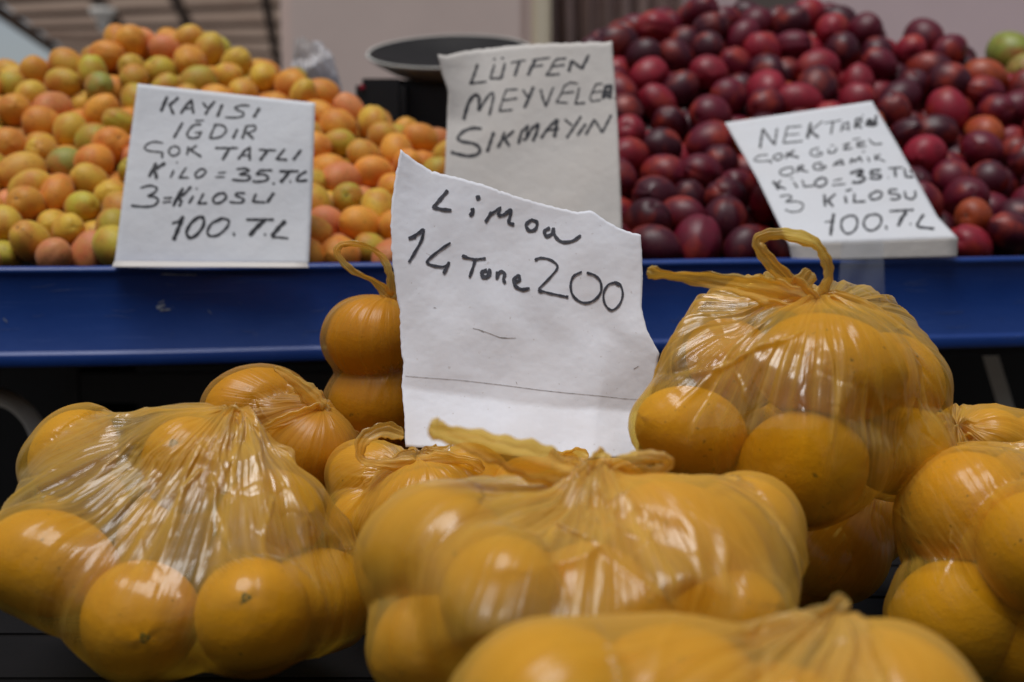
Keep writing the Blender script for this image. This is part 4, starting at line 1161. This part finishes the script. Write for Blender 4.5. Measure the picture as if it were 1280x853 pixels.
def strip_mesh(name, path, seed=0, flat=0.17, fold=0.20, cap=True):
    """crumpled flattened tube of gathered film. path: (px, py, Y, width_px)"""
    rg = np.random.default_rng(seed)
    pts = [np.array(list(at(*p[:3])) + [p[3] / FP * p[2] / 2]) for p in path]
    Q = catmull(pts, 9); n = len(Q); seg = 34
    P_ = np.zeros((n, seg, 3)); up = None
    ph = rg.random(5) * 6.28
    acc = 0
    for i in range(n):
        c = Vector(Q[i][:3]); w = max(Q[i][3], 0.0006)
        if i in (0,): w *= 0.6
        if i == n - 1: w *= 0.5
        dd = (Vector(Q[min(i + 1, n - 1)][:3]) - Vector(Q[max(i - 1, 0)][:3])).normalized()
        view = (CAMO - c).normalized()
        side = dd.cross(view).normalized(); nn = side.cross(dd)
        tw = 0.65 * math.sin(i * 0.10 + ph[0]) + 0.30 * math.sin(i * 0.27 + ph[1])
        s2 = side * math.cos(tw) + nn * math.sin(tw); n2 = -side * math.sin(tw) + nn * math.cos(tw)
        for j in range(seg):
            th = 2 * math.pi * j / seg
            rr = 1 + fold * math.sin(5 * th + ph[2] + i * 0.05) + fold * 0.6 * math.sin(9 * th + ph[3] - i * 0.09) + 0.06 * rg.normal() * 0.4
            rr *= 1 + 0.10 * math.sin(i * 0.5 + ph[4]) + 0.10 * math.sin(i * 1.37 + ph[1] + 2 * math.cos(th))
            cup = 0.30 * math.cos(2 * th + ph[0] + i * 0.07) + 0.16 * math.sin(3 * math.cos(th) * 2.2 + i * 0.12 + ph[3])
            P_[i, j] = c + s2 * (w * rr * math.cos(th)) + n2 * (w * (flat * rr * math.sin(th) + cup * 0.75))
    me, f = grid_mesh(name, P_, wrap_u=True)
    nu_ = seg
    jj = np.arange(nu_); i_, j_ = np.meshgrid(np.arange(n - 1), jj, indexing='ij')
    ul = me.uv_layers.new(name='UVMap')
    uvs = np.stack([np.stack([j_ / nu_ * 0.5, i_ / n], -1), np.stack([(j_ + 1) / nu_ * 0.5, i_ / n], -1), np.stack([(j_ + 1) / nu_ * 0.5, (i_ + 1) / n], -1), np.stack([j_ / nu_ * 0.5, (i_ + 1) / n], -1)], 2).reshape(-1, 2)
    ul.data.foreach_set('uv', uvs.astype(np.float32).ravel())
    at_ = me.attributes.new('gather', 'FLOAT', 'POINT'); at_.data.foreach_set('value', np.full(n * seg, 0.28, np.float32))
    bm = bmesh.new(); bm.from_mesh(me); bm.verts.ensure_lookup_table()
    bm.faces.new([bm.verts[j] for j in range(seg)][::-1]); bm.faces.new([bm.verts[(n - 1) * seg + j] for j in range(seg)])
    bmesh.ops.recalc_face_normals(bm, faces=bm.faces); bm.to_mesh(me); bm.free()
    return me

def knot_mesh(name, K, r_, seed=0):
    nu_, nv_ = 48, 24
    th = np.linspace(0.03, math.pi - 0.03, nv_)[:, None]; u = np.linspace(0, 2 * math.pi, nu_, endpoint=False)[None, :]
    rad = 1 + 0.20 * np.sin(4 * u + 3 * th + seed) + 0.14 * np.sin(9 * u - 4 * th + 2 * seed) + 0.08 * np.sin(17 * u + 5 * th)
    P_ = np.stack([rad * np.sin(th) * np.cos(u) * r_, rad * np.sin(th) * np.sin(u) * r_ * 0.8, np.cos(th) * np.ones_like(u) * r_ * 0.85], -1) + np.array(list(K))
    me, f = grid_mesh(name, P_, wrap_u=True)
    at_ = me.attributes.new('gather', 'FLOAT', 'POINT'); at_.data.foreach_set('value', np.full(nu_ * nv_, 0.35, np.float32))
    me.uv_layers.new(name='UVMap')
    return me

def bag(label, short, K, lem, ghosts=(), handles=(), film='film', seed=1, knot_r=0.008, group='yellow bags of lemons', category='bag of lemons', name='lemon_bag', res=(460, 220), **kw):
    Kw = at(*K)
    e = empty(name, Vector((Kw.x, Kw.y, zt2)))
    tag(e, label, category, group)
    gh = [at(*g_) for g_ in ghosts]
    def child(nm, me, mat):
        o = link(nm, me, mat); o.parent = e; o.location = -e.location; return o
    child('film', film_surface('film', lem, Kw, gh, nu=res[0], nv=res[1], seed=seed, **kw), M[film])
    if knot_r: child('knot', knot_mesh('knot', Kw, knot_r, seed), M['handle'])
    for i, h in enumerate(handles):
        child('handle', strip_mesh('handle', h, seed * 7 + i), M['handle'])
    vis = [l for l in lem if l.get('vis', True)]
    for l in lem:
        o = bpy.data.objects.new('lemon', LE[l['k']]); COL.objects.link(o)
        o.location = l['c']; o.rotation_mode = 'QUATERNION'; o.rotation_quaternion = l['q']; o.scale = (l['r'],) * 3
        j = random.uniform(0.88, 1.08) * l['tone']
        o.color = (0.63 * j, 0.33 * j * random.uniform(.94, 1.05), 0.004 * j, 1)
        if l['scar']:
            s = bpy.data.objects.new('stem_scar', SCAR); COL.objects.link(s); s.parent = o; s.location = (0, 0, LE[l['k']].vertices[0].co.z - 0.02)
        l['o'] = o
    order = sorted(lem, key=lambda l: l['py'])
    n = len(order)
    for i, l in enumerate(order):
        if n == 1: w = 'single lemon'
        elif i < n / 2: w = '%slemon' % ('topmost ' if i == 0 else ORD[i] + 'highest ')
        else: w = '%slemon' % ('lowest ' if i == n - 1 else ORD[n - 1 - i] + 'lowest ')
        tag(l['o'], '%s%s inside the %s' % (w, ' with a dark stem end' if l['scar'] else '', short), 'lemon', 'lemons in the bags')
    return e

def facing(px, py, Y, dx, dy, dz=-1):
    """axis whose stem end points at the viewer, tilted"""
    return Vector((dx, dz, dy))

Lm = lemon
# A: large bag at left
bag('large yellow bag full of lemons at the left edge of the table', 'large bag at the left edge', (286, 522, 0.86),
    [Lm(92, 566, 54, .90), Lm(62, 705, 74, .80, axis=(1, -.1, -.2), var=2), Lm(176, 775, 76, .78, axis=(.35, -1, .05), scar=True, var=1), Lm(316, 770, 74, .77, axis=(.08, -.9, .62), scar=True, var=1),
     Lm(398, 745, 66, .84), Lm(238, 582, 62, .86, axis=(-.1, -.8, .6), scar=True, var=1), Lm(338, 648, 66, .85), Lm(205, 668, 60, .92), Lm(110, 640, 55, .95), Lm(300, 720, 60, .94)],
    ghosts=((180, 560, .84), (330, 590, .80), (110, 640, .80), (250, 650, .775), (380, 690, .79), (262, 507, .87), (215, 506, .885), (105, 504, .90), (300, 517, .87), (310, 524, .84), (448, 668, .86), (462, 790, .84), (20, 560, .90), (446, 810, .86)),
    handles=([(286, 524, .85, 22), (294, 518, .845, 18), (300, 524, .84, 12), (300, 532, .835, 8)],), seed=3, sag=0.25, amp=0.013, pleats=(9, 23, 53), gap_clip=0.03, knot_r=0.006, zfloor=zt2 + .001)
# B: large bag at the centre front
bag('large yellow bag of lemons with a long handle pointing up left at the centre front', 'centre front bag', (745, 606, 0.735),
    [Lm(545, 690, 84, .72, axis=(.9, -.3, .3)), Lm(628, 745, 80, .68, axis=(.2, -.7, .5), var=0), Lm(858, 692, 92, .72, axis=(1, -.2, -.5), var=2), Lm(925, 672, 76, .77), Lm(755, 760, 80, .69), Lm(700, 680, 70, .80), Lm(900, 780, 80, .70), Lm(540, 800, 70, .70)],
    ghosts=((745, 690, .655), (650, 640, .68), (840, 636, .69), (745, 790, .62), (880, 720, .645), (590, 800, .62), (540, 700, .66), (500, 600, .75), (475, 640, .73), (560, 585, .76), (438, 690, .72), (940, 592, .77), (985, 620, .76), (1008, 670, .75), (1016, 715, .74), (470, 850, .71)),
    handles=([(742, 606, .735, 34), (700, 590, .73, 40), (645, 571, .72, 42), (590, 552, .71, 36), (548, 538, .70, 24), (536, 533, .70, 16)],
             [(748, 604, .735, 20), (760, 585, .73, 16), (790, 574, .725, 16), (825, 572, .72, 15), (838, 580, .72, 12), (820, 590, .725, 13), (780, 590, .73, 12), (755, 598, .735, 10)],
             [(745, 606, .73, 24), (744, 590, .73, 26), (752, 572, .73, 22), (758, 566, .735, 12)]),
    film='film_dense', seed=5, sag=0.30, amp=0.015, pleats=(8, 21, 49), gap_clip=0.03, zfloor=zt2 + .001, gath=0.045)
# C: blurred bag at the very front
bag('blurred yellow bag of lemons at the very bottom of the picture', 'blurred bag at the bottom edge', (1030, 775, 0.575),
    [Lm(690, 905, 128, .55, axis=(.2, -.8, .4), scar=True, var=1), Lm(850, 905, 122, .56), Lm(1110, 905, 118, .565), Lm(985, 940, 110, .55)],
    ghosts=((555, 850, .56), (650, 785, .565), (690, 768, .57), (760, 762, .57), (860, 782, .575), (1120, 778, .575), (1170, 805, .57), (1205, 850, .565)),
    handles=([(1030, 780, .57, 30), (1000, 785, .565, 34), (960, 792, .56, 30), (930, 800, .555, 20)], [(1028, 776, .57, 30), (1045, 758, .572, 24), (1060, 750, .575, 14)]),
    film='film_dense', seed=8, sag=0.30, amp=0.0042, gap_clip=0.03, zfloor=zt2 + .001, gath=0.02)
# D: upper right bag, in focus
bag('plump yellow bag of lemons with a looped handle standing beside the torn lemon sheet', 'plump bag beside the torn sheet', (1020, 384, 0.875),
    [Lm(864, 540, 63, .865, axis=(-.8, -.4, .3)), Lm(1035, 462, 78, .855, axis=(1, -.1, -.15), var=2), Lm(1003, 585, 76, .845, axis=(1, -.3, .3), var=1), Lm(1112, 478, 64, .90), Lm(1118, 555, 66, .89), Lm(918, 455, 58, .92), Lm(1010, 520, 58, .98), Lm(935, 555, 55, .97)],
    ghosts=((868, 362, .90), (900, 348, .92), (855, 385, .88), (828, 440, .86), (808, 500, .845), (1000, 338, .95), (1060, 340, .95), (1105, 362, .94), (1140, 392, .925), (1172, 432, .91), (1192, 490, .895), (1186, 528, .89), (1168, 575, .88), (1110, 622, .86), (900, 430, .83), (1000, 470, .79), (1120, 470, .835), (1010, 545, .775), (1140, 560, .84)),
    handles=([(1018, 384, .87, 30), (975, 368, .865, 30), (920, 356, .86, 22), (860, 346, .855, 16), (820, 341, .85, 16), (809, 338, .85, 9)],
             [(1020, 384, .87, 22), (985, 352, .87, 24), (955, 318, .87, 20), (948, 300, .87, 13), (975, 293, .868, 15), (1015, 303, .866, 14), (1030, 320, .866, 12), (1036, 345, .868, 13), (1025, 372, .87, 16)],
             [(1020, 384, .87, 16), (1000, 362, .872, 30), (1015, 340, .875, 22)]),
    seed=12, sag=0.20, amp=0.012, pleats=(9, 23, 55), gap_clip=0.03, knot_r=0.005, res=(560, 260), gath=0.024, n_fold=170)
# F: bag under D
bag('sagging yellow bag of lemons lying under the plump bag', 'sagging bag under the plump one', (1085, 618, 0.985),
    [Lm(1052, 692, 58, .97), Lm(1020, 650, 50, 1.0), Lm(1078, 655, 52, 1.0), Lm(1010, 720, 48, 1.0)],
    ghosts=((1112, 625, .97), (1124, 660, .97), (1112, 700, .97), (1072, 748, .97)), seed=14, sag=0.5, amp=0.005, knot_r=0, film='film_dense', zfloor=zt2 + .001, res=(220, 120))
# E: right edge bag
bag('yellow bag of lemons cut off by the lower right edge', 'bag at the lower right edge', (1176, 566, 0.90),
    [Lm(1205, 640, 76, .85, axis=(.6, -.5, .6), var=1), Lm(1298, 690, 76, .80, axis=(.2, -.4, 1)), Lm(1198, 772, 76, .83, axis=(.9, -.3, .1), var=1), Lm(1300, 800, 70, .82), Lm(1290, 610, 60, .90)],
    ghosts=((1185, 562, .89), (1240, 556, .88), (1340, 545, .88), (1130, 660, .88), (1126, 740, .85), (1230, 600, .81), (1150, 640, .84)),
    handles=([(1176, 566, .90, 30), (1184, 556, .90, 26), (1176, 545, .905, 18)],),
    seed=17, sag=0.40, amp=0.0042, gap_clip=0.03, knot_r=0.005, zfloor=zt2 + .001)
# G: bag behind E
bag('yellow bag of lemons half hidden behind the plump bag and the right edge one', 'half hidden bag behind the right edge one', (1196, 545, 1.0),
    [Lm(1150, 600, 52, 1.0, tone=.9), Lm(1240, 560, 54, 1.02), Lm(1300, 565, 54, 1.02), Lm(1100, 590, 50, 1.06)],
    ghosts=((1192, 502, 1.03), (1240, 506, 1.03), (1320, 516, 1.03)),
    handles=([(1196, 545, .995, 14), (1210, 538, .985, 14), (1216, 546, .98, 15), (1200, 552, .985, 13)], [(1196, 545, .99, 20), (1180, 540, .985, 22), (1165, 560, .98, 14)]),
    seed=19, sag=0.3, amp=0.005, knot_r=0.006, film='film', res=(240, 130))
# H: narrow bag behind the torn sheet
bag('narrow yellow bag of stacked lemons with a looped handle behind the torn sheet', 'narrow bag behind the torn sheet', (490, 372, 1.09),
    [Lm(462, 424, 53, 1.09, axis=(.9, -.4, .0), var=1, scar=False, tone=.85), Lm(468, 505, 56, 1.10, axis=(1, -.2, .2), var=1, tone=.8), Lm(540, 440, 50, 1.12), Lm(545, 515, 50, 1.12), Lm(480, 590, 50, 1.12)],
    ghosts=((430, 385, 1.09), (410, 430, 1.09), (412, 470, 1.09)),
    handles=([(490, 372, 1.085, 14), (468, 352, 1.08, 9), (440, 338, 1.08, 8), (422, 318, 1.08, 8), (428, 306, 1.08, 7), (455, 307, 1.08, 8), (478, 322, 1.08, 8), (488, 345, 1.08, 10), (490, 368, 1.085, 14)],),
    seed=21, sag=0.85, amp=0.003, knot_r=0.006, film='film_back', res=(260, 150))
# I: behind the left bag
bag('small yellow bag of lemons behind the shoulder of the large left bag', 'small bag behind the large left bag', (402, 512, 1.0),
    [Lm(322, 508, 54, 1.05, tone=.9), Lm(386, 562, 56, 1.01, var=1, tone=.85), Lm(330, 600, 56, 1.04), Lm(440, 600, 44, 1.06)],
    ghosts=((256, 495, 1.05), (300, 466, 1.06), (362, 470, 1.05), (398, 488, 1.03)),
    handles=([(402, 512, .995, 22), (385, 492, .99, 20), (362, 472, .985, 14), (343, 460, .98, 9)], [(402, 510, .995, 16), (378, 518, .985, 16), (345, 530, .98, 12), (325, 538, .98, 8)]),
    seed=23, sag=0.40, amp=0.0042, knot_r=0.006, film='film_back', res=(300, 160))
# J: between left and centre bags, below the torn sheet
bag('yellow bag of lemons with a folded handle at the foot of the torn sheet', 'bag at the foot of the torn sheet', (520, 578, 0.93),
    [Lm(462, 600, 50, .97, tone=.9), Lm(520, 640, 56, .92), Lm(600, 620, 52, .94), Lm(460, 655, 48, .95)],
    ghosts=((585, 572, .93), (420, 600, .97), (432, 640, .95)),
    handles=([(520, 578, .92, 16), (480, 580, .915, 14), (452, 574, .91, 12), (455, 550, .91, 14), (480, 538, .915, 18), (505, 545, .92, 16)], [(520, 578, .92, 16), (555, 574, .915, 18), (590, 578, .91, 14), (604, 590, .91, 10)]),
    seed=27, sag=0.35, amp=0.005, knot_r=0.007, film='film', res=(260, 150), zfloor=zt2 + .001)
# K: behind the centre knot
bag('yellow bag of lemons mostly hidden behind the knot of the centre front bag', 'bag hidden behind the centre knot', (700, 574, 0.94),
    [Lm(665, 625, 50, .92), Lm(750, 625, 50, .92), Lm(710, 670, 50, .94)], ghosts=((620, 588, .94), (770, 580, .94)),
    handles=([(700, 574, .93, 18), (720, 568, .925, 18), (735, 572, .92, 12)],), seed=29, sag=0.5, amp=0.005, knot_r=0.006, res=(200, 110), zfloor=zt2 + .001)
# white plastic bag on top of the apricots
wb = [dict(c=np.array(at(392, 92, 1.95)), r=0.018, k=1, q=Vector((0, 0, 1)).to_track_quat('Z', 'Y'))]
we = empty('white_plastic_bag', at(392, 120, 1.95)); tag(we, 'crumpled white plastic bag behind the shoulder of the apricot heap', 'plastic bag')
o = link('film', film_surface('film', wb, at(378, 52, 1.93), [at(*q) for q in ((352, 78, 1.93), (364, 48, 1.95), (400, 42, 1.99), (426, 60, 1.94), (438, 108, 1.96), (412, 48, 1.93), (345, 120, 1.95), (440, 135, 1.97), (390, 80, 1.88))], nu=200, nv=110, sag=0.55, amp=0.016, seed=33, gap_clip=0.05, pleats=(9, 17, 31), smooth=2), M['white_film'])
o.parent = we; o.location = -we.location
